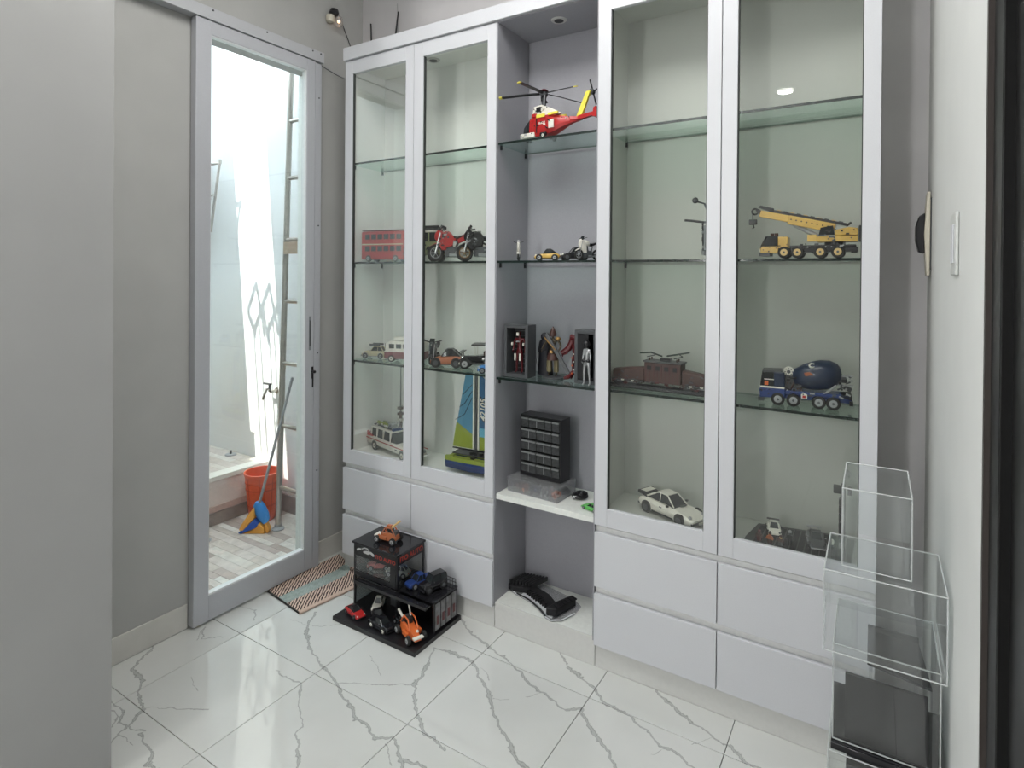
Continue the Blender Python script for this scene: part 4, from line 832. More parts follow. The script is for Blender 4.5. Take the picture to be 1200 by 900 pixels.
# ================================================================== RIGHT CABINET TOYS
bike('toy_chopper', 'dark grey toy motorcycle half hidden by the middle frame of the right cabinet', (1.742, .142, ZS2), -76, .20, .155, DGREY, BLACKP, W=.050, fair=False, rim=LGREY, bars=1.2)
t = bpy.data.objects['toy_chopper']
MB().tube([(.05, .0, .14), (.045, .022, .195), (.05, .045, .205)], .0035, n=6).build('tall_bar', DGREY, t); MB().sph((.052, .050, .206), .010, (.5, 1, 1)).build('mirror', DGREY, t)
MB().tube([(.05, -.0, .14), (.045, -.022, .200), (.05, -.048, .208)], .0035, n=6).build('tall_bar', DGREY, t); MB().sph((.052, -.054, .212), .011, (.5, 1, 1)).build('mirror', DGREY, t)
def crane():
    t = thing('toy_crane_truck', 'yellow toy mobile crane truck on the eye-level shelf of the right cabinet', 'toy truck', (2.075, .10, ZS2), PI)
    # local +X = cab (points left); length .31
    MB().box(-.135, .13, -.028, .028, .020, .034).build('chassis', BLACKP, t)
    MB().box(-.13, .06, -.033, .033, .034, .042).build('deck', BLACKP, t, bevel=.002)
    for x in (.072, .032, -.035, -.085):
        for s in (-1, 1): wheel(t, x+.005, s*.030, .0195, .012, TAN, s)
    cb = MB().prism([(.095, .018), (.150, .018), (.152, .036), (.146, .040), (.095, .040)], -.034, .034).build('cab_base', YEL, t, bevel=.002)
    MB().prism([(.098, .040), (.149, .040), (.132, .074), (.100, .076)], -.031, .031).build('cab_glass', GLS, t)
    for s in (-1, 1): MB().tube([(.149, s*.031, .040), (.132, s*.031, .075)], .0022, n=6).build('cab_pillar', BLACKP, t)
    MB().prism([(.066, .034), (.096, .034), (.096, .072), (.066, .072)], -.033, .033).build('cab_rear', YEL, t, bevel=.002)
    for x in (.118, .105): MB().cyl((x, 0, .076), (x, 0, .086), .006, n=10).build('beacon', BROWN, t)
    MB().box(.120, .154, -.034, .034, .008, .018).build('bumper', DGREY, t)
    for s in (-1, 1): MB().cbox((.1535, s*.024, .028), (.003, .012, .008)).build('headlight', WPL, t)
    # outriggers
    for x in (-.012, -.125): MB().box(x-.008, x+.008, -.036, .036, .016, .032).build('outrigger', BLACKP, t)
    # superstructure
    MB().cyl((-.07, 0, .042), (-.07, 0, .052), .030, n=20).build('slew_ring', BLACKP, t)
    MB().box(-.135, -.02, -.032, .032, .052, .070).build('turntable', YEL, t, bevel=.002)
    MB().prism([(-.135, .072), (-.070, .072), (-.070, .090), (-.110, .098), (-.135, .094)], -.03, .03).build('counter_frame', YEL, t, bevel=.002)
    MB().box(-.155, -.137, -.034, .034, .052, .102).build('counterweight', BLACKP, t, bevel=.002)
    MB().box(-.019, .008, .010, .030, .054, .076).build('operator_cab_base', YEL, t); MB().prism([(-.07, .074), (-.025, .074), (-.03, .098), (-.065, .104)], .015, .030).build('operator_cab', GLS, t)
    a = math.radians(14)   # boom
    bm = MB(); bm.T = Matrix.Translation((-.10, .006, .094)) @ Matrix.Rotation(-a, 4, 'Y')
    bm.box(.03, .170, -.014, .014, -.020, .009); b = bm.build('boom', YEL, t, bevel=.0015)
    q = MB(); q.T = bm.T; q.box(.170, .262, -.011, .011, -.014, .008); q.build('boom_extension', YEL, t, bevel=.001)
    q = MB(); q.T = bm.T; q.box(.0, .235, -.010, .010, .009, .017); q.build('boom_rail', BLACKP, t)
    for k in range(10):
        q = MB(); q.T = bm.T; q.box(.012+.021*k, .024+.021*k, -.011, .011, .0172, .0195); q.build('rail_link', TAN if k % 2 else DGREY, t)
    for k in range(8):
        q = MB(); q.T = bm.T; q.cyl((.05+.016*k, .0141, -.004), (.05+.016*k, .0147, -.004), .0025, n=8); q.build('boom_hole', BLACKP, b)
    q = MB(); q.T = bm.T; q.prism([(.225, .008), (.275, .016), (.268, .024), (.225, .022)], -.010, .010); q.prism([(.262, -.008), (.280, .004), (.272, .012), (.258, .006)], -.009, .009); q.build('boom_head', BLACKP, t)
    tip = Vector((-.10, .006, .094))+Vector((.275*math.cos(a), 0, .275*math.sin(a)))
    MB().torus((tip.x+.006, .006, tip.z+.002), .010, .003, 'y', n=16, m=6).build('sheave', BLACKP, t)
    MB().tube([(tip.x+.014, .006, tip.z), (tip.x+.014, .006, tip.z-.025)], .0012, n=5).build('hoist_cable', DGREY, t)
    MB().cbox((tip.x+.012, .006, tip.z-.034), (.026, .012, .018)).build('hook_block', BLACKP, t, bevel=.002)
    MB().tube([(tip.x+.012, .006, tip.z-.043), (tip.x+.008, .006, tip.z-.052), (tip.x+.014, .006, tip.z-.056)], .002, n=6).build('hook', BLACKP, t)
    MB().tube([(-.03, .006, .068), (.05, .006, .112)], .007, n=8).build('lift_cylinder', LGREY, t)
    MB().tube([(.045, .006, .109), (.075, .006, .126)], .003, n=8).build('lift_rod', BLACKP, t)
    MB().tube([(-.10, -.015, .104), (-.115, -.015, .116)], .004, n=6).build('exhaust', BLACKP, t)
    MB().cyl((-.04, -.014, .110), (-.04, .014, .110), .009, n=12).build('winch_drum', BLACKP, t)
crane()
_c = [o for o in bpy.data.objects if o.name.startswith('toy_crane_truck')][0]
greeble(_c, [(-.13, -.03, .0325, .055, .094)], 16, [YEL, BLACKP, DGREY], 3, .006); greeble(_c, [(-.12, .06, .034, .034, .046)], 16, [BLACKP, DGREY, LGREY], 4, .006)
greeble(_c, [(.068, .094, .034, .038, .07), (.10, .15, .035, .02, .038)], 6, [YEL, BLACKP], 5, .005); greeble(_c, [(-.03, .04, .012, .10, .125)], 10, [BLACKP, DGREY], 6, .006)
def mixer():
    t = thing('toy_mixer_truck', 'dark blue toy concrete mixer truck on the third shelf of the right cabinet', 'toy truck', (2.07, .125, ZS3), PI+math.radians(6))
    MB().box(-.125, .13, -.024, .024, .024, .038).build('chassis', BLUE, t); MB().box(-.12, .07, -.034, .034, .040, .052).build('deck', BLUE, t, bevel=.002)
    for x in (.092, .045, -.030, -.072):
        for s in (-1, 1): wheel(t, x, s*.032, .021, .014, LGREY, s)
    MB().prism([(.070, .026), (.148, .022), (.150, .050), (.144, .056), (.070, .056)], -.036, .036).build('cab_base', BLUE, t, bevel=.003)
    MB().prism([(.072, .0562), (.1445, .0562), (.150, .062), (.072, .061)], -.0365, .0365).build('white_stripe', WPL, t)
    MB().prism([(.088, .061), (.146, .061), (.138, .105), (.125, .110), (.088, .110)], -.033, .033).build('cab_glass', GLS, t)
    MB().prism([(.072, .061), (.105, .061), (.105, .110), (.072, .110)], -.035, .035).build('cab_rear', NAVY, t, bevel=.002)
    MB().prism([(.08, .110), (.142, .108), (.140, .114), (.08, .116)], -.034, .034).build('sun_visor', DGREY, t, bevel=.001)
    for s in (-1, 1):
        MB().tube([(.146, s*.033, .061), (.139, s*.033, .110)], .0025, n=6).build('cab_pillar', BLACKP, t)
        MB().cbox((.149, s*.026, .034), (.004, .014, .010)).build('headlight', WPL, t); MB().cbox((.12, s*.0345, .085), (.03, .001, .003)).build('grab_bar', WPL, t)
    MB().box(.135, .154, -.034, .034, .010, .022).build('bumper', DGREY, t, bevel=.002)
    MB().cbox((.128, .028, .072), (.012, .014, .014)).build('driver_seat', ORG, t)
    text('emblem', 'O', .016, LGREY, t, (.1512, 0, .040), (PI/2, 0, PI/2))
    MB().box(.02, .072, .0, .020, .058, .10).build('air_tank', DGREY, t); MB().cyl((.060, .0, .112), (.060, .014, .112), .016, n=16).build('white_gear', WPL2 if False else WPL, t)
    MB().cyl((.060, .0142, .112), (.060, .0150, .112), .006, n=10).build('gear_hub', DGREY, t)
    for k in range(8): MB().cyl((.060+.011*math.cos(k*PI/4), .0142, .112+.011*math.sin(k*PI/4)), (.060+.011*math.cos(k*PI/4), .0150, .112+.011*math.sin(k*PI/4)), .002, n=6).build('gear_hole', DGREY, t)
    for s in (-1, 1): MB().tube([(.055, s*.022, .052), (.035, s*.014, .100)], .0035, n=6).build('drum_stand', BROWN, t)
    for s in (-1, 1): MB().tube([(.02, s*.022, .052), (.04, s*.014, .100)], .0035, n=6).build('drum_stand', BROWN, t)
    # drum
    q = MB(); q.T = Matrix.Translation((-.022, 0, .104)) @ Matrix.Rotation(math.radians(-78), 4, 'Y') @ Matrix.Diagonal((1, 1, 1.05, 1))
    q.lathe([(.014, -.070), (.028, -.062), (.042, -.030), (.048, .000), (.049, .022), (.043, .048), (.030, .066), (.018, .072)], n=28)
    
    d = q.build('drum', NAVY, t, ang=50)
    text('emblem', 'C', .026, WPL, d, (-.008, .0300, .1385), (math.radians(40), 0, PI), ext=.003)
    MB().prism([(-.014, .112), (.010, .106), (.014, .116), (-.002, .120)], .0430, .0480).build('emblem_swoosh', COPPER, d)
    MB().torus((-.005, 0, .10), .045, .003, 'x', n=24, m=6) if False else None
    MB().prism([(-.075, .092), (-.110, .088), (-.112, .108), (-.080, .112)], -.022, .022).build('hopper', DGREY, t); MB().prism([(-.100, .068), (-.122, .058), (-.126, .070), (-.108, .080)], -.012, .012).build('chute', DGREY, t)
    for z in (.08, .095, .110): MB().tube([(-.085, .02, z), (-.128, .02, z+.002)], .0022, n=6).build('ladder_bar', LGREY, t)
    MB().box(-.128, -.118, -.034, .034, .018, .032).build('rear_bumper', BLACKP, t); MB().prism([(-.125, .035), (-.095, .045), (-.095, .052), (-.125, .052)], -.034, .034).build('rear_mudguard', BLACKP, t)
    MB().prism([(.004, .030), (.022, .030), (.022, .044), (.013, .048), (.004, .044)], .0355, .0365).build('side_badge', WPL, t); MB().cbox((.013, .0368, .036), (.010, .001, .008)).build('badge_mark', RED, t)
    MB().tube([(-.05, .030, .052), (-.080, .030, .080)], .004, n=6).build('strut', LGREY, t)
mixer()
_c = [o for o in bpy.data.objects if o.name.startswith('toy_mixer_truck')][0]
greeble(_c, [(-.12, .07, .035, .040, .056)], 22, [BLUE, BLACKP, DGREY, LGREY], 3, .006); greeble(_c, [(.02, .07, .028, .055, .098)], 16, [BLACKP, BROWN, DGREY], 4, .007)
greeble(_c, [(-.125, -.09, .022, .06, .11)], 16, [DGREY, LGREY, BLACKP], 5, .007); greeble(_c, [(.08, .145, .037, .03, .054)], 8, [BLUE, BLACKP], 6, .006)
def loco():
    t = thing('toy_locomotive', 'brown toy electric locomotive with two roof pantographs on a black track', 'toy train', (1.58, .115, ZS3), math.radians(-2))
    W = .024
    MB().box(-.21, .20, -.036, .036, 0, .004).build('ballast_plate', BLACKP, t)
    for s in (-1, 1): MB().box(-.21, .20, s*.022-.002, s*.022+.002, .0045, .012).build('rail', DGREY, t)
    for k in range(20): MB().box(-.205+.0205*k, -.198+.0205*k, -.034, .034, .0042, .0065).build('sleeper', DGREY, t)
    MB().box(-.065, .075, -.030, .030, .030, .105).build('cab_body', BROWN, t, bevel=.002)
    for k in range(9): MB().box(-.058+.015*k, -.056+.015*k, -.0312, -.0302, .035, .098).build('body_rib', DRED, t)
    for k in range(4): MB().cbox((-.045+.033*k, -.0308, .085), (.016, .001, .016)).build('window', GLS, t)
    MB().box(-.070, .080, -.033, .033, .1055, .112).build('roof', DGREY, t, bevel=.002)
    MB().box(-.01, .03, -.012, .012, .1125, .122).build('roof_box', BLACKP, t)
    for x in (-.05, .055):
        for s in (-1, 1): MB().cyl((x, s*.012, .112), (x, s*.012, .122), .003, n=6).build('insulator', BROWN, t)
        tl = .010 if x < 0 else -.012
        MB().tube([(x-.015, 0, .122), (x+.018, 0, .132)], .002, n=6).build('pantograph_arm', DGREY, t); MB().tube([(x+.018, 0, .132), (x, 0, .143)], .002, n=6).build('pantograph_arm', DGREY, t)
        MB().tube([(x-.032, -.03, .137+tl*.2), (x+.0, 0, .140), (x+.034, .03, .134-tl)], .003, n=6).build('pantograph_shoe', mat('dark_green_metal', (.04, .06, .05), .4), t)
    for s, x0, x1 in ((1, .078, .185), (-1, -.195, -.068)):
        a, b = (x0, x1); e = b if s > 0 else a
        MB().loft([[(x, -.024, .034), (x, -.024, z-.008), (x, -.015, z), (x, .015, z), (x, .024, z-.008), (x, .024, .034)] for x, z in ((a, .085 if s > 0 else .068), ((a+b)/2, .078), (b, .068 if s > 0 else .085))]).build('bonnet', BROWN, t, bevel=.001)
        MB().box(a, b, -.030, .030, .026, .0335).build('running_board', BLACKP, t)
        MB().cyl((e, 0, .060), (e+s*.006, 0, .060), .006, n=10).build('lamp', WPL, t)
        for k in range(3):
            for q in (-1, 1): MB().cyl((a+.02+.033*k, q*.020, .0255), (a+.02+.033*k, q*.026, .0255), .0125, n=16).build('drive_wheel', DRED if k % 2 else DGREY, t)
        MB().tube([(a+.02, -.0275, .024), (b-.02, -.0275, .024)], .0022, n=6).build('side_rod', SILVER, t)
        MB().box(e-.004, e+.004, -.028, .028, .020, .030).build('buffer_beam', DRED, t)
        for q in (-1, 1): MB().cyl((e, q*.018, .026), (e+s*.012, q*.018, .026), .004, n=8).build('buffer', SILVER, t)
        for k in range(2): MB().cbox(((a+b)/2-.02+.04*k, -.0308, .030), (.012, .001, .005)).build('white_mark', WPL, t)
loco()
_c = [o for o in bpy.data.objects if o.name.startswith('toy_locomotive')][0]
greeble(_c, [(-.19, .18, -.031, .020, .034)], 40, [BLACKP, DGREY, BROWN, DRED], 3, .006); greeble(_c, [(-.19, -.07, -.025, .04, .07), (.08, .18, -.025, .04, .07)], 10, [BROWN, DGREY], 4, .006)
car('toy_car', 'large white toy sports car with a black whale-tail spoiler on the right cabinet floor', (1.612, .130, ZB), -24, .255, .108, .083, WPL, 'sports', hub=DGREY, trim=BLACKP, wing='tail', lights=LGREY)
t = [o for o in bpy.data.objects if o.get('label', '').startswith('large white toy sports')][0]
MB().box(.1275, .1325, -.046, .046, .024, .030).build('bumper_band', WPL, t); MB().cbox((.134, 0, .018), (.002, .022, .008)).build('number_plate', WPL, t)
MB().cbox((.045, .010, .0505), (.012, .032, .002)).build('bonnet_vent', BLACKP, t)
for s in (-1, 1): MB().cbox((-.01, s*.0525, .040), (.012, .002, .003)).build('door_handle', BLACKP, t)
# plate with small cars and figures
t = thing('display_base', 'black display base plate in the bottom right of the cabinet', 'base', (0, 0, ZB))
MB().prism([(1.885, .078), (1.905, .215), (2.13, .255), (2.205, .245), (2.20, .03), (1.98, .03), (1.885, .05)], 0, .009, 'z').build('base_plate', BLACKP, t)
for k in range(12): MB().box(1.915+.022*k, 1.933+.022*k, .045, .20+.004*k, .0092, .0106).build('floor_strip', BLACKM, t)
BZ = ZB+.0108
car('toy_car', 'small white rally car with a high black wing on the black display base', (1.965, .150, BZ), -78, .085, .046, .040, WPL, 'sports', hub=DGREY, wing='high', trim=BLACKP, lights=DGREY)
car('toy_car', 'dark grey toy muscle car on the right part of the black display base', (2.097, .140, BZ), -80, .125, .052, .040, DGREY, 'sports', hub=BLACKP, trim=LGREY, wing='high', lights=DGREY)
def mini(x, y, body, legs, head, hat, lab, h=.040):
    t = thing('toy_figure', lab, 'figurine', (x, y, BZ), math.radians(-10)); k = h/.040
    for s in (-1, 1): MB().box(s*.004-.0035, s*.004+.0035, -.003, .004, 0, .014*k).build('leg', legs, t, bevel=.0006)
    MB().loft([[(-w_, -.003, z), (w_, -.003, z), (w_, .003, z), (-w_, .003, z)] for w_, z in ((.008, .0142*k), (.0065, .026*k))]).build('torso', body, t)
    for s in (-1, 1): MB().tube([(s*.007, 0, .025*k), (s*.0105, -.002, .018*k), (s*.010, -.005, .015*k)], .002, n=6).build('arm', body, t)
    MB().cyl((0, 0, .0265*k), (0, 0, .034*k), .0045, n=12).build('head', head, t); MB().lathe([(.0052, .032*k), (.0052, .036*k), (.002, .039*k)], n=10).build('hair', hat, t)
mini(1.932, .060, BROWN, DRED, BROWN, DRED, 'tiny brown-red figure at the left front of the black display base')
mini(1.965, .058, COPPER, BROWN, COPPER, BROWN, 'tiny orange figure, second from the left on the black display base')
mini(1.998, .060, BROWN, DGREY, TAN, BROWN, 'tiny tan-headed figure, third from the left on the black display base', .036)
mini(2.024, .080, BLACKP, BLACKP, DGREY, LGREY, 'tiny black-clad figure with grey hair between the two small cars', .052)
mini(2.148, .078, BLACKP, DGREY, WPL, WPL, 'tiny figure with a white head right of the dark grey car', .052)
t = thing('signal_post', 'tall black signal post with a cross board at the right of the display base', 'post', (2.172, .150, BZ))
for k in range(6): MB().box(-.010, .010, -.010, .010, .012+.026*k, .034+.026*k).build('post_block', BLACKP, t, bevel=.001)
MB().box(-.006, .006, -.006, .006, 0, .175).build('post_core', BLACKP, t); MB().box(-.026, .026, -.008, .008, .180, .205).build('cross_board', BLACKP, t, bevel=.001); MB().cyl((0, 0, .205), (0, 0, .214), .003).build('tip', BLACKP, t)
MB().cbox((.0, -.012, .012), (.018, .006, .018)).build('gauge', LGREY, t)

# ================================================================== LEFT CABINET TOYS
def bus():
    t = thing('toy_bus', 'red double-decker toy bus behind the mirroring left glass door', 'toy bus', (.135, .135, ZS2), math.radians(-172))
    MB().box(-.13, .13, -.038, .038, .012, .155).build('body', RED, t, bevel=.006)
    MB().box(-.128, .128, -.036, .036, .156, .162).build('roof', DRED, t, bevel=.003)
    for row, z in ((0, .055), (1, .115)):
        for k in range(6):
            for s in (-1, 1): MB().cbox((-.10+.038*k, s*.0385, z+.012), (.028, .002, .026)).build('window', GLS, t)
        MB().cbox((.1305, 0, z+.012), (.002, .06, .028)).build('front_window', GLS, t)
    for s in (-1, 1): MB().box(-.125, .125, s*.0388-.0008, s*.0388+.0008, .086, .092).build('cream_band', WPL2, t)
    for x in (-.08, .085):
        for s in (-1, 1): wheel(t, x, s*.034, .017, .012, LGREY, s)
    MB().cbox((.132, 0, .095), (.003, .04, .012)).build('route_board', TAN, t)
    for s in (-1, 1): MB().sph((.131, s*.026, .030), .005, n=8, m=5).build('headlight', WPL, t)
    MB().box(.128, .134, -.036, .036, .014, .022).build('bumper', WPL, t)
bus()
def jeep():
    t = thing('toy_offroader', 'olive and black toy off-road truck with a roof rack behind the red toy motorcycle', 'toy car', (.376, .160, ZS2), math.radians(-168)); t.scale = (.9, .9, 1.15)
    MB().loft([sect(x, w_, .030, z, .9) for x, w_, z in ((-.10, .042, .085), (.03, .044, .085), (.045, .042, .080), (.11, .038, .075))]).build('body', OLIVE, t, bevel=.003)
    MB().box(-.10, .03, -.037, .037, .086, .124).build('windows', GLS, t, bevel=.003)
    MB().box(-.10, .03, -.039, .039, .1245, .132).build('roof', WPL, t, bevel=.002)
    for s in (-1, 1):
        for x in (-.097, -.035, .025): MB().box(x-.004, x+.004, s*.038-.002, s*.038+.002, .086, .124).build('pillar', OLIVE, t)
    for k in range(6): MB().box(-.095+.023*k, -.090+.023*k, -.042, .042, .140, .144).build('rack_slat', BLACKP, t)
    for s in (-1, 1):
        MB().box(-.10, .03, s*.042-.003, s*.042+.003, .139, .152).build('rack_rail', BLACKP, t)
        for x in (-.09, .02): MB().box(x-.002, x+.002, s*.04-.002, s*.04+.002, .132, .139).build('rack_foot', BLACKP, t)
        for x in (-.065, .075): wheel(t, x, s*.044, .028, .020, DGREY, s); 
        for x in (-.065, .075): MB().prism([(x-.036, .050), (x-.026, .064), (x+.026, .064), (x+.036, .050), (x+.030, .050), (x+.022, .059), (x-.022, .059), (x-.030, .050)], s*.052-.008, s*.052+.008).build('wheel_flare', BLACKP, t)
        MB().sph((.112, s*.024, .058), .008, (.6, 1, 1), n=8, m=5).build('headlight', WPL, t)
    MB().box(.108, .122, -.040, .040, .030, .042).build('bumper', BLACKP, t, bevel=.002); MB().box(-.118, -.102, -.022, .022, .045, .095).build('spare_wheel', TYRE, t, bevel=.006)
jeep()
_c = [o for o in bpy.data.objects if o.name.startswith('toy_offroader')][0]
for s in (-1, 1): greeble(_c, [(-.1, .11, s*.044, .03, .08)], 20, [OLIVE, BLACKP, LGREY], 3, .008)
bike('toy_motorcycle', 'red toy sports motorcycle on the eye-level shelf behind the second glass door', (.560, .115, ZS2), -142, .215, .170, RED, BLACKP, W=.056, rim=LGREY, wr=.30)
bike('toy_motorcycle', 'black toy touring motorcycle right of the red one behind the second glass door', (.720, .130, ZS2), -150, .22, .165, BLACKP, DGREY, W=.055, rim=GOLD, wr=.29)
# shelf three
car('toy_car', 'pale yellow classic toy car behind the left glass door', (.065, .130, ZS3), -160, .135, .060, .060, WPL2, 'classic', hub=LGREY, trim=LGREY, roof=WPL2)
t = [o for o in bpy.data.objects if o.get('label', '').startswith('pale yellow classic')][0]
for k in range(5): MB().box(-.035+.012*k, -.031+.012*k, -.022, .022, .068, .071).build('rack_slat', DGREY, t)
for s in (-1, 1): MB().box(-.036, .022, s*.022-.002, s*.022+.002, .064, .074).build('rack_rail', DGREY, t)
def van():
    t = thing('toy_camper_van', 'maroon and white toy camper van behind the left glass door', 'toy van', (.285, .125, ZS3), math.radians(-158))
    MB().loft([[(x, -w_, .016), (x, -w_, .052), (x, w_, .052), (x, w_, .016)] for x, w_ in ((-.105, .038), (-.10, .042), (.09, .042), (.104, .036))]).build('lower_body', MAROON, t, bevel=.004)
    MB().loft([[(x, -w_, .053), (x, -w_*.88, z), (x, w_*.88, z), (x, w_, .053)] for x, w_, z in ((-.103, .038, .095), (-.095, .041, .104), (.07, .041, .104), (.100, .036, .090))]).build('upper_body', WPL, t, bevel=.004)
    for s in (-1, 1):
        for k in range(5): MB().cbox((-.08+.036*k, s*.0392, .078), (.026, .003, .022), rotm(s*math.radians(-6), 0, 0)).build('window', GLS, t)
        MB().box(-.10, .10, s*.0425-.001, s*.0425+.001, .050, .055).build('white_trim', WPL, t)
        for x in (-.065, .065): wheel(t, x, s*.036, .018, .013, WPL, s)
        MB().cbox((.100, s*.017, .078), (.005, .026, .024)).build('windscreen', GLS, t); MB().sph((.104, s*.026, .040), .0065, (.6, 1, 1), n=10, m=6).build('headlight', WPL, t)
    MB().prism([(-.030, .053), (.030, .053), (0, .018)], .1040, .1065, 'x').build('front_v', WPL, t)
    MB().box(.098, .112, -.044, .044, .012, .020).build('bumper', WPL, t, bevel=.002)
    MB().box(.0, .06, -.026, .026, .106, .122).build('roof_box', WPL, t, bevel=.003)
    for k in range(4): MB().box(-.085+.02*k, -.082+.02*k, -.03, .03, .108, .112).build('rack_slat', SILVER, t)
van()
bike('toy_motorcycle', 'dark grey toy motorcycle at the left edge of the second glass door', (.445, .145, ZS3), -70, .15, .125, DGREY, BLACKP, W=.03, rim=LGREY, fair=True)
car('toy_car', 'orange toy sports car with black engine cover behind the second glass door', (.548, .118, ZS3), -155, .155, .082, .083, COPPER, 'sports', hub=DGREY, wing='high', trim=BLACKP, roof=BLACKP, lights=BLACKP)
def phaeton():
    t = thing('toy_vintage_car', 'black toy vintage car with a flat canopy right of the orange car', 'toy car', (.712, .150, ZS3), math.radians(-156))
    MB().loft([sect(x, w_, .030, z, .85) for x, w_, z in ((-.07, .030, .065), (.0, .032, .062), (.02, .024, .060), (.075, .020, .058))]).build('body', BLACKG, t, bevel=.003)
    for s in (-1, 1):
        for x in (-.055, .065): wheel(t, x, s*.036, .024, .010, SILVER, s)
        MB().tube([(-.09, s*.037, .040), (-.055, s*.037, .054), (-.02, s*.037, .028), (.03, s*.037, .028), (.065, s*.037, .054), (.092, s*.037, .040)], .0045, n=6).build('mudguard', BLACKP, t)
        MB().sph((.080, s*.020, .050), .009, n=10, m=6).build('headlamp', CHROME, t)
        for x in (-.068, .018): MB().tube([(x, s*.027, .062), (x, s*.030, .108)], .002, n=6).build('canopy_post', WPL, t)
    MB().box(-.095, .035, -.042, .042, .109, .115).build('canopy', BLACKP, t, bevel=.002)
    MB().box(.076, .081, -.016, .016, .030, .060).build('radiator', CHROME, t); MB().box(.088, .093, -.04, .04, .022, .030).build('bumper', WPL, t)
    MB().box(-.05, -.02, -.024, .024, .064, .082).build('seat', BROWN, t); MB().tube([(.0, 0, .115), (.002, 0, .132)], .001, n=4).build('aerial', BLACKP, t)
    MB().box(.084, .088, -.018, .018, .034, .042).build('number_plate', WPL, t)
phaeton()
car('toy_car', 'bright blue toy car at the right edge of the second glass door', (.812, .078, ZS3), -145, .105, .052, .052, SKY, 'classic', hub=LGREY, trim=BLUE)
# bottom: ambulance estate
def estate():
    t = thing('toy_estate_car', 'long white toy estate car with roof gear at the bottom of the left cabinet', 'toy car', (.198, .146, ZB), math.radians(-14))
    L_ = .40; MB().loft([sect(x, w_, .022, z, .88) for x, w_, z in ((-.20, .046, .060), (-.17, .052, .066), (.05, .052, .064), (.17, .050, .062), (.205, .042, .052))]).build('body', WPL, t, bevel=.003)
    MB().loft([[(x, -w_, .062), (x, -w_*.86, z), (x, w_*.86, z), (x, w_, .062)] for x, w_, z in ((-.19, .044, .066), (-.17, .044, .105), (.02, .044, .108), (.065, .046, .064))]).build('windows', GLS, t)
    MB().loft([[(x, -.040, .107), (x, -.036, z), (x, .036, z), (x, .040, .107)] for x, z in ((-.175, .112), (-.1, .118), (.025, .114))]).build('roof', WPL, t, bevel=.002)
    for s in (-1, 1):
        for x in (-.165, -.11, -.05, .015): MB().box(x-.005, x+.005, s*.041-.003, s*.041+.003, .064, .108).build('pillar', WPL, t)
        for x in (-.12, .13): wheel(t, x, s*.046, .022, .014, WPL, s); MB().cyl((x, s*.0515, .023), (x, s*.0528, .023), .025, n=16).build('wheel_arch', DGREY, t)
        MB().box(-.20, .20, s*.0522-.001, s*.0522+.001, .050, .054).build('red_stripe', RED, t)
        MB().prism([(-.205, .060), (-.14, .064), (-.205, .085)], s*.044-.004, s*.044+.004).build('tail_fin', RED, t)
        MB().cyl((.203, s*.028, .045), (.208, s*.028, .045), .008, n=10).build('headlight', LGREY, t)
        MB().cbox((.08, s*.053, .040), (.018, .001, .004)).build('door_mark', BLACKP, t)
    MB().box(.200, .214, -.048, .048, .020, .030).build('bumper', CHROME, t, bevel=.002)
    MB().box(-.215, -.198, -.048, .048, .020, .030).build('bumper', CHROME, t, bevel=.002)
    MB().box(-.16, .0, -.03, .03, .120, .124).build('roof_deck', DGREY, t)
    MB().tube([(-.15, -.012, .131), (-.06, -.012, .131)], .008, n=10).build('roof_cylinder', LIME, t); MB().cbox((-.03, .0, .133), (.04, .03, .018)).build('roof_box', LGREY, t); MB().tube([(-.14, .016, .130), (-.05, .016, .134)], .006, n=8).build('roof_tube', OLIVE, t)
    MB().box(.005, .02, -.028, .028, .115, .124).build('light_bar', BLUE, t)
    for k in range(5): MB().tube([(-.02+.01*k, .02, .12), (-.02+.012*k, .02, .15+.006*(k % 3))], .0015, n=5).build('aerial', LGREY, t)
estate()
_c = [o for o in bpy.data.objects if o.name.startswith('toy_estate_car')][0]
greeble(_c, [(-.15, .01, -.028, .122, .138), (-.15, .01, .01, .122, .140)], 16, [LGREY, DGREY, OLIVE, WPL], 3, .008)
t = thing('toy_mast', 'thin tall dark toy mast rising behind the white estate car', 'toy tower', (.165, .215, ZB))
m = MB(); m.tube([(0, 0, .006), (0, 0, .19)], [.010, .007], n=8); m.build('tower_base', BROWN, t); MB().tube([(0, 0, .19), (0, 0, .45)], [.0035, .002], n=6).build('mast', DGREY, t)
for z in (.15, .18, .21): MB().cbox((0, 0, z), (.024, .024, .012)).build('tower_block', BROWN if z > .16 else WPL, t)
MB().box(-.03, .03, -.03, .03, 0, .006).build('tower_foot', DGREY, t)
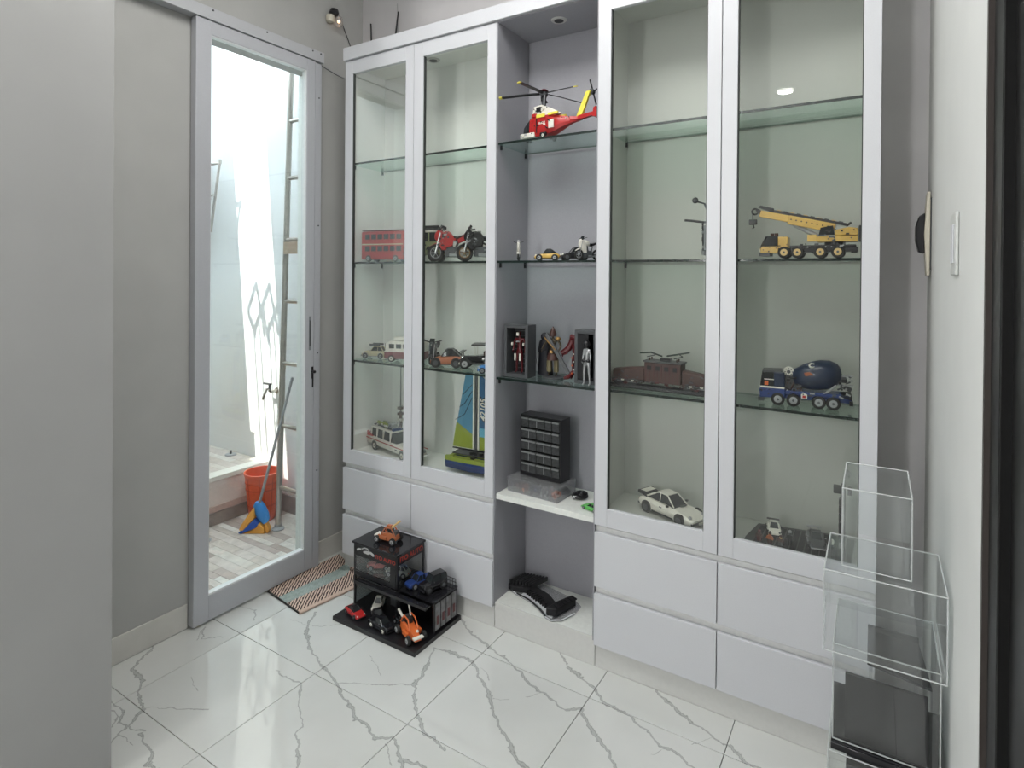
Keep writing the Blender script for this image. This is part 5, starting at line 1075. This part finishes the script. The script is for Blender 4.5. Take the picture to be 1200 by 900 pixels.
def cat():
    t = thing('toy_catamaran', 'blue and lime toy catamaran with tall printed sails behind the second glass door', 'toy boat', (.698, .125, ZB), math.radians(4))
    for s in (-1, 1):
        h = MB().loft([[(x, s*.045-w_, .045), (x, s*.045, .012+abs(x)*.05), (x, s*.045+w_, .045), (x, s*.045+w_*.8, .056), (x, s*.045-w_*.8, .056)] for x, w_ in ((-.125, .008), (-.11, .018), (0, .022), (.10, .020), (.145, .010))]).build('hull', BLUE, t)
        MB().loft([[(x, s*.045-w_, .0565), (x, s*.045+w_, .0565), (x, s*.045+w_*.8, .072), (x, s*.045-w_*.8, .072)] for x, w_ in ((-.125, .008), (-.11, .018), (0, .022), (.10, .020), (.145, .010))]).build('hull_top', LIME, h)
    for x in (-.09, .02): MB().box(x-.008, x+.008, -.05, .05, .0725, .080).build('cross_beam', LIME if x < 0 else BLACKP, t)
    MB().box(-.10, .10, -.03, .03, .0805, .084).build('trampoline', DGREY, t)
    MB().tube([(.012, 0, .08), (.012, 0, .456)], .007, n=8).build('mast', DGREY, t)
    MB().tube([(-.115, 0, .098), (.12, 0, .098)], .004, n=6).build('boom', BLACKP, t)
    sailb = mat('sail_light_blue', (.10, .28, .42), .5)
    MB().prism([(-.115, .105), (.000, .105), (.000, .455), (-.045, .455)], -.002, .002).build('fore_sail', sailb, t)
    MB().prism([(-.114, .105), (-.002, .105), (-.002, .150), (-.098, .200)], -.0030, -.0021).build('lime_sail_patch', LIME, t)
    MB().prism([(-.098, .200), (-.002, .150), (-.002, .168), (-.094, .220)], -.0029, -.0021).build('yellow_sail_patch', mat('sail_olive', (.30, .36, .08), .5), t)
    for k in range(3): MB().tube([(-.10+.02*k, -.0035, .23+.06*k), (-.05, -.0035, .26+.05*k), (-.01, -.0035, .34+.03*k)], .0015, n=5).build('sail_line', BLACKP, t)
    MB().prism([(.024, .105), (.125, .105), (.100, .40), (.024, .452)], -.002, .002).build('main_sail', mat('sail_deep_blue', (.03, .12, .26), .5), t)
    MB().prism([(.030, .105), (.125, .105), (.030, .185)], -.0030, -.0021).build('lime_sail_patch', LIME, t)
    MB().box(.030, .115, -.0031, -.0022, .165, .205).build('blue_sail_patch', mat('sail_pale_blue', (.15, .45, .62), .5), t)
    for dx, mt_ in ((0, BLACKP), (-.0012, WPL)): text('sail_number', '42105', .045 if dx == 0 else .040, mt_, t, (.052+dx, -.0032-(0 if dx == 0 else .0010), .290), (PI/2, -PI/2, 0), shear=.2)
    for x in (-.002, .024): MB().box(x-.004, x+.004, -.0036, .0036, .105, .455).build('sail_edge', WPL, t)
    for k in range(4): MB().cbox((.0+.025*k, -.02, .090), (.014, .012, .012)).build('deck_fitting', BLACKP, t)
    MB().box(.05, .056, -.004, .004, .000, .0500).build('rudder', DGREY, t); MB().box(-.10, -.094, -.004, .004, .0, .05).build('rudder', DGREY, t)
cat()

# ================================================================== GARAGE DIORAMA ON THE FLOOR
gt = thing('toy_garage', 'black two-storey toy car garage with red sign lettering on the floor by the drawers', 'toy garage', (.5, -.165, .0005))
def gb(n, a, b, c, d, e, f, mt=BLACKG, bv=0, par=None): return MB().box(a-.5, b-.5, c+.165, d+.165, e, f).build(n, mt, par or gt, bevel=bv)
gb('base_plate', .268, .735, -.318, -.012, 0, .018, BLACKP, .001)
gb('tower_roof', .262, .534, -.203, -.016, .292, .300)
for x in (.268, .522):
    for y in (-.197, -.028): gb('corner_post', x, x+.008, y, y+.008, .0185, .2915, BLACKP)
gb('upper_floor', .268, .530, -.197, -.020, .146, .152)
s1 = gb('sign_board', .276, .522, -.199, -.194, .240, .2915, BLACKP); s2 = gb('side_sign_board', .5225, .532, -.188, -.030, .252, .2915, BLACKP)
gb('front_pane', .276, .522, -.196, -.1945, .1525, .2395, ACR); gb('side_pane', .5265, .528, -.188, -.030, .1525, .2515, ACR); gb('left_pane', .269, .2705, -.188, -.030, .0185, .2915, SMOKE)
gb('back_wall', .276, .522, -.022, -.0195, .0185, .2915, mat('photo_backdrop', (.50, .50, .49), .4, var=.12, scale=14))
for a, b, c, d in ((.276, .522, .1525, .170), (.492, .522, .170, .240)): gb('front_rail', a, b, -.2005, -.1975, c, d, BLACKP)
gb('lower_roof', .5345, .728, -.190, -.030, .146, .152)
gb('canopy', .30, .715, -.226, -.1995, .136, .142); gb('canopy_lip', .30, .715, -.2285, -.2265, .132, .144, BLACKP)
for x in (.535, .72):
    for y in (-.186, -.036): gb('lower_post', x-.004, x+.004, y, y+.008, .0185, .1455, BLACKP)
gb('lower_back', .54, .716, -.034, -.031, .0185, .1455, BLACKP)
for k in range(4): 
    p = gb('side_panel', .7245, .7275, -.178+.036*k, -.149+.036*k, .030, .138, mat('grey_poster', (.16, .16, .165), .3, var=.4, scale=30)); gb('red_print', .7278, .7284, -.172+.036*k, -.157+.036*k, .052, .088, DRED, par=None)
gb('inner_wall', .531, .536, -.19, -.03, .0185, .1455, BLACKP); gb('inner_block', .42, .47, -.12, -.06, .0185, .13, DGREY)
for k in range(5): gb('railing_post', .655+.016*k, .657+.016*k, -.036, -.034, .1525, .182, BLACKP)
for z in (.166, .181): gb('railing_bar', .655, .722, -.036, -.034, z, z+.002, BLACKP)
SR = mat('red_sign_lettering', (.36, .035, .02), .4)
text('sign_lettering', 'ITO AUTO', .023, SR, gt, (-.5+.462, -.199+.165-.0008, .262), (PI/2, 0, 0), sx=1.1)
text('side_sign_lettering', 'ITO AUTO', .030, SR, gt, (.0330, -.109+.165, .272), (PI/2, 0, PI/2), sx=1.05)
y_ = -.199+.165-.001; SP = mat('silver_print', (.5, .5, .5), .3)
def pr_(pts): MB().prism([(a-.5, b_) for a, b_ in pts], y_-.0006, y_+.0008).build('car_print', SP, gt)
pr_([(.290, .262), (.290, .270), (.302, .276), (.316, .276), (.312, .270), (.302, .266)]); pr_([(.316, .276), (.334, .286), (.352, .287), (.368, .280), (.364, .277), (.350, .283), (.336, .282), (.322, .275)])
pr_([(.330, .262), (.330, .268), (.350, .274), (.376, .276), (.392, .270), (.398, .263), (.388, .258), (.380, .265), (.368, .266), (.360, .260)])
GZ = .0192
g1 = 'toy cars of the floor garage'
car('toy_car', 'red toy sports car at the left front of the garage base', (.342, -.258, GZ), -14, .112, .050, .036, RED, 'sports', trim=BLACKP, roof=BLACKP, hub=DGREY)
car('toy_car', 'small white toy car under the garage canopy', (.390, -.165, GZ), -62, .095, .046, .046, WPL, 'sports', hub=DGREY)
car('toy_car', 'black and white toy car between the red car and the black pickup in the garage', (.446, -.222, GZ), -35, .095, .042, .036, BLACKP, 'sports', lights=WPL, hub=DGREY)
car('toy_car', 'black toy pickup at the centre front of the garage base', (.512, -.270, GZ), -8, .125, .048, .048, BLACKG, 'pickup', hub=WPL)
car('toy_car', 'long dark toy roadster beside the orange buggy in the garage', (.575, -.205, GZ), -20, .11, .044, .036, BLACKG, 'classic', hub=LGREY, open_top=True)
def buggy(label, loc, rz, k, col, gun=False):
    t = thing('toy_buggy', label, 'toy car', loc, math.radians(rz))
    V = lambda *a: tuple(x*k for x in a)
    for x in (-.036, .036):
        for s in (-1, 1): wheel(t, x*k, s*.026*k, .013*k, .010*k, LGREY, s)
    MB().loft([[V(x, -w_, z0), V(x, -w_*.7, z1), V(x, w_*.7, z1), V(x, w_, z0)] for x, w_, z0, z1 in ((-.045, .014, .014, .034), (-.01, .020, .010, .038), (.02, .018, .010, .030), (.052, .010, .010, .018))]).build('body', col, t, bevel=.001)
    for s in (-1, 1):
        MB().tube([V(-.04, s*.014, .032), V(-.02, s*.012, .058), V(.006, s*.012, .056), V(.024, s*.014, .030)], .0022*k, n=6).build('roll_bar', col if s > 0 else ORG, t)
        MB().cbox(V(.010, s*.022, .020), V(.03, .008, .012)).build('side_pod', col, t, bevel=.001)
    MB().cbox(V(-.012, 0, .044), V(.018, .018, .014)).build('seat', BLACKP, t); MB().cbox(V(-.034, 0, .038), V(.018, .024, .016)).build('engine', DGREY, t)
    MB().cbox(V(.05, 0, .020), V(.012, .032, .004)).build('front_wing', WPL, t); MB().sph(V(.03, .008, .026), .005*k, n=8, m=5).build('lamp', WPL, t)
    if gun:
        MB().tube([V(-.012, 0, .052), V(-.052, -.004, .086)], .004*k, n=8).build('raised_boom', TAN, t); MB().cbox(V(-.006, 0, .058), V(.02, .014, .012)).build('turret', COPPER, t)
    else:
        MB().tube([V(-.02, .01, .05), V(-.038, .012, .078), V(-.030, .02, .084)], .003*k, n=6).build('exhaust', WPL, t); MB().tube([V(-.03, -.012, .05), V(-.044, -.02, .07)], .004*k, n=6).build('exhaust', WPL, t)
    return t
buggy('orange toy buggy with white pipes at the right front corner of the garage base', (.650, -.245, GZ), -22, 1.35, ORG)
buggy('copper and black toy buggy with a raised boom on top of the garage roof', (.402, -.118, .3012), 188, 1.15, COPPER, True)
car('toy_car', 'blue toy pickup on the lower garage roof', (.585, -.115, .1535), -106, .125, .050, .050, BLUE, 'pickup', hub=LGREY, lights=WPL)
car('toy_car', 'black toy off-roader with white lights on the lower garage roof', (.655, -.110, .1535), -104, .120, .054, .064, BLACKG, 'suv', hub=DGREY, lights=WPL)
car('toy_car', 'red toy car behind the upper garage pane', (.335, -.105, .1535), 215, .11, .048, .048, mat('faded_red', (.50, .10, .09), .3), 'classic', hub=LGREY)
car('toy_car', 'pale grey-green toy car behind the upper garage pane', (.450, -.105, .1535), 200, .11, .048, .048, mat('grey_green_paint', (.30, .33, .30), .3), 'classic', hub=LGREY)

# ================================================================== RUG
def rug():
    t = thing('woven_rug', 'small brown, cream and sea-green woven rug against the sliding door', 'rug', (0, 0, 0))
    nu, nv = 120, 90; A = Vector((-.190, -.325)); B = Vector((.112, -.368)); C_ = Vector((.165, -.005)); D_ = Vector((-.165, .105))
    m, tt, b = nt('woven_rag_rug'); N = tt.nodes.new; Lk = tt.links.new
    at = N('ShaderNodeAttribute'); at.attribute_name = 'weave'; sp = N('ShaderNodeSeparateXYZ'); Lk(at.outputs['Vector'], sp.inputs[0])
    # twill cords: stripes across u+v
    def math_(op, a, bb=None, c=None):
        n = N('ShaderNodeMath'); n.operation = op
        for i, q in enumerate((a, bb, c)):
            if q is None: continue
            if isinstance(q, (int, float)): n.inputs[i].default_value = q
            else: Lk(q, n.inputs[i])
        return n.outputs[0]
    diag = math_('MULTIPLY_ADD', sp.outputs[0], 17.0, math_('MULTIPLY', sp.outputs[1], 21.0))
    nz = N('ShaderNodeTexNoise'); nz.inputs['Scale'].default_value = 45; tc = N('ShaderNodeTexCoord'); Lk(tc.outputs['Object'], nz.inputs['Vector'])
    ph = math_('FRACT', math_('ADD', diag, math_('MULTIPLY', nz.outputs['Fac'], .85)))
    st = math_('GREATER_THAN', ph, .52)
    mx = N('ShaderNodeMix'); mx.data_type = 'RGBA'; Lk(st, mx.inputs['Factor']); mx.inputs['A'].default_value = (.055, .032, .03, 1); mx.inputs['B'].default_value = (.66, .52, .43, 1)
    mid = math_('LESS_THAN', math_('ABSOLUTE', math_('SUBTRACT', sp.outputs[0], .50)), .12)
    sea = N('ShaderNodeMix'); sea.data_type = 'RGBA'; Lk(nz.outputs['Fac'], sea.inputs['Factor']); sea.inputs['A'].default_value = (.20, .25, .235, 1); sea.inputs['B'].default_value = (.44, .52, .49, 1)
    m2 = N('ShaderNodeMix'); m2.data_type = 'RGBA'; Lk(mid, m2.inputs['Factor']); Lk(mx.outputs['Result'], m2.inputs['A']); Lk(sea.outputs['Result'], m2.inputs['B'])
    edge = math_('GREATER_THAN', sp.outputs[0], .93)
    m3_ = N('ShaderNodeMix'); m3_.data_type = 'RGBA'; Lk(edge, m3_.inputs['Factor']); Lk(m2.outputs['Result'], m3_.inputs['A']); m3_.inputs['B'].default_value = (.60, .46, .38, 1)
    Lk(m3_.outputs['Result'], b.inputs['Base Color']); b.inputs['Roughness'].default_value = .95
    vs = []; uv = []; rr = random.Random(2)
    jit = [rr.uniform(-.004, .004) for _ in range(nv+1)]
    for j in range(nv+1):
        for i in range(nu+1):
            u, v = i/nu, j/nv
            p = A*(1-u)*(1-v)+B*u*(1-v)+C_*u*v+D_*(1-u)*v
            hgt = .0055+.0022*math.sin(2*PI*(u*17+v*21))+.0015*math.sin(2*PI*v*30)
            cu = max(0, v-.80)/.20*max(0, min(1, (u-.30)/.25)); hgt += .034*cu*cu*(3-2*cu)
            x = p.x+(jit[j]*2 if i in (0, nu) else 0); y = p.y
            if x > -.034 and y > -.006: y = -.006
            vs.append((x, y, hgt)); uv.append((u, v, 0))
    fs = [(j*(nu+1)+i, j*(nu+1)+i+1, (j+1)*(nu+1)+i+1, (j+1)*(nu+1)+i) for j in range(nv) for i in range(nu)]
    n = len(vs); me = bpy.data.meshes.new('woven_cloth'); me.from_pydata(vs, [], fs); a = me.attributes.new('weave', 'FLOAT_VECTOR', 'POINT'); a.data.foreach_set('vector', [c for q in uv for c in q])
    me.polygons.foreach_set('use_smooth', [True]*len(me.polygons)); me.materials.append(m)
    o = bpy.data.objects.new('woven_cloth', me); COL.objects.link(o); o.parent = t
    so = o.modifiers.new('thick', 'SOLIDIFY'); so.thickness = .0035; so.offset = 1 if False else -1
    dk = mat('dark_rug_binding', (.03, .03, .028), .9)
    q = MB(); q.tube([(A.x+(B.x-A.x)*k/12, A.y+(B.y-A.y)*k/12+.001, .005) for k in range(13)], .0038, n=6); q.build('dark_binding', dk, t)
    q = MB(); q.tube([(B.x+.002+(C_.x-B.x)*k/9*.8+.002*math.sin(k*2), B.y-.002+(C_.y-B.y)*k/9*.8, .006) for k in range(10)], .0050, n=6); q.build('cream_binding', mat('cream_rug_binding', (.58, .44, .36), .9), t)
rug()

# ================================================================== ACRYLIC CASES
def acase(label, x0, x1, y0, y1, z0, z1, tk=.003, open_front=False, group=None):
    cx, cy = (x0+x1)/2, (y0+y1)/2; t = thing('acrylic_case', label, 'display case', (cx, cy, z0), 0, group); X, Y, Z = (x1-x0)/2, (y1-y0)/2, z1-z0
    MB().box(-X, X, -Y, Y, Z-tk, Z).build('top_panel', ACR, t)
    MB().box(-X, -X+tk, -Y, Y, .001, Z-tk).build('side_panel', ACR, t); MB().box(X-tk, X, -Y, Y, .001, Z-tk).build('side_panel', ACR, t)
    if not open_front: MB().box(-X+tk, X-tk, -Y, -Y+tk, .001, Z-tk).build('front_panel', ACR, t)
    MB().box(-X+tk, X-tk, Y-tk, Y, .001, Z-tk).build('back_panel', ACR, t)
    e = .0016
    for (a, b, c) in (((-X, -Y, Z), (X, -Y, Z), 0), ((-X, Y, Z), (X, Y, Z), 0), ((-X, -Y, Z), (-X, Y, Z), 0), ((X, -Y, Z), (X, Y, Z), 0), ((-X, -Y, .002), (-X, -Y, Z), 0), ((X, -Y, .002), (X, -Y, Z), 0), ((-X, Y, .002), (-X, Y, Z), 0), ((X, Y, .002), (X, Y, Z), 0), ((-X, -Y, .002), (X, -Y, .002), 0)):
        MB().tube([a, b], e, n=5).build('cut_edge', ACRE, t)
    return t
acase('small clear acrylic case at the top of the stack by the right wall', 2.199, 2.331, -.53, -.31, .842, 1.022)
acase('wide flat clear acrylic case below the small top one', 2.165, 2.3925, -.56, -.335, .655, .839)
acase('clear acrylic case over a black panel, second from the floor in the stack', 2.183, 2.386, -.515, -.29, .430, .652)
t = thing('black_display_block', 'black display block inside the second acrylic case of the stack', 'display base', (2.286, -.40, .4315))
MB().box(-.079, .079, -.098, -.090, 0, .150).build('front_panel', BLACKG, t); MB().box(-.079, .079, -.089, .059, 0, .006).build('base_panel', BLACKG, t)
t = thing('black_slab', 'thin black slab lying at an angle inside the acrylic stack', 'display base', (2.312, -.385, .600), 0)
MB().prism([(-.062, -.085), (.060, -.115), (.045, .075), (-.062, .075)], 0, .006, 'z').build('slab', BLACKG, t, bevel=.001)
MB().box(-.062, .045, .0755, .082, -.004, .012).build('rear_lip', BLACKG, t)
for x in (-.055, .04): MB().box(x-.004, x+.004, .062, .070, -.168, -.0005).build('prop', ACR, t)
t = thing('black_case_base', 'black base board under the second acrylic case', 'display base', (2.285, -.40, .4145)); MB().box(-.105, .103, -.128, .112, 0, .0145).build('board', BLACKG, t, bevel=.001)
acase('tall clear acrylic case standing on the floor at the bottom of the stack', 2.175, 2.391, -.535, -.285, .012, .414)
t = thing('black_case_base', 'black floor board under the lowest acrylic case', 'display base', (2.283, -.41, .0005)); MB().box(-.110, .108, -.130, .128, 0, .011).build('board', BLACKG, t, bevel=.001)
t = thing('dark_model_block', 'dark model block inside the lowest acrylic case', 'display base', (2.285, -.41, .0125)); MB().box(-.075, .075, -.09, .09, 0, .36).build('block', BLACKP, t, bevel=.003); MB().box(-.07, .07, -.0915, -.0905, .30, .335).build('name_strip', DGREY, t)
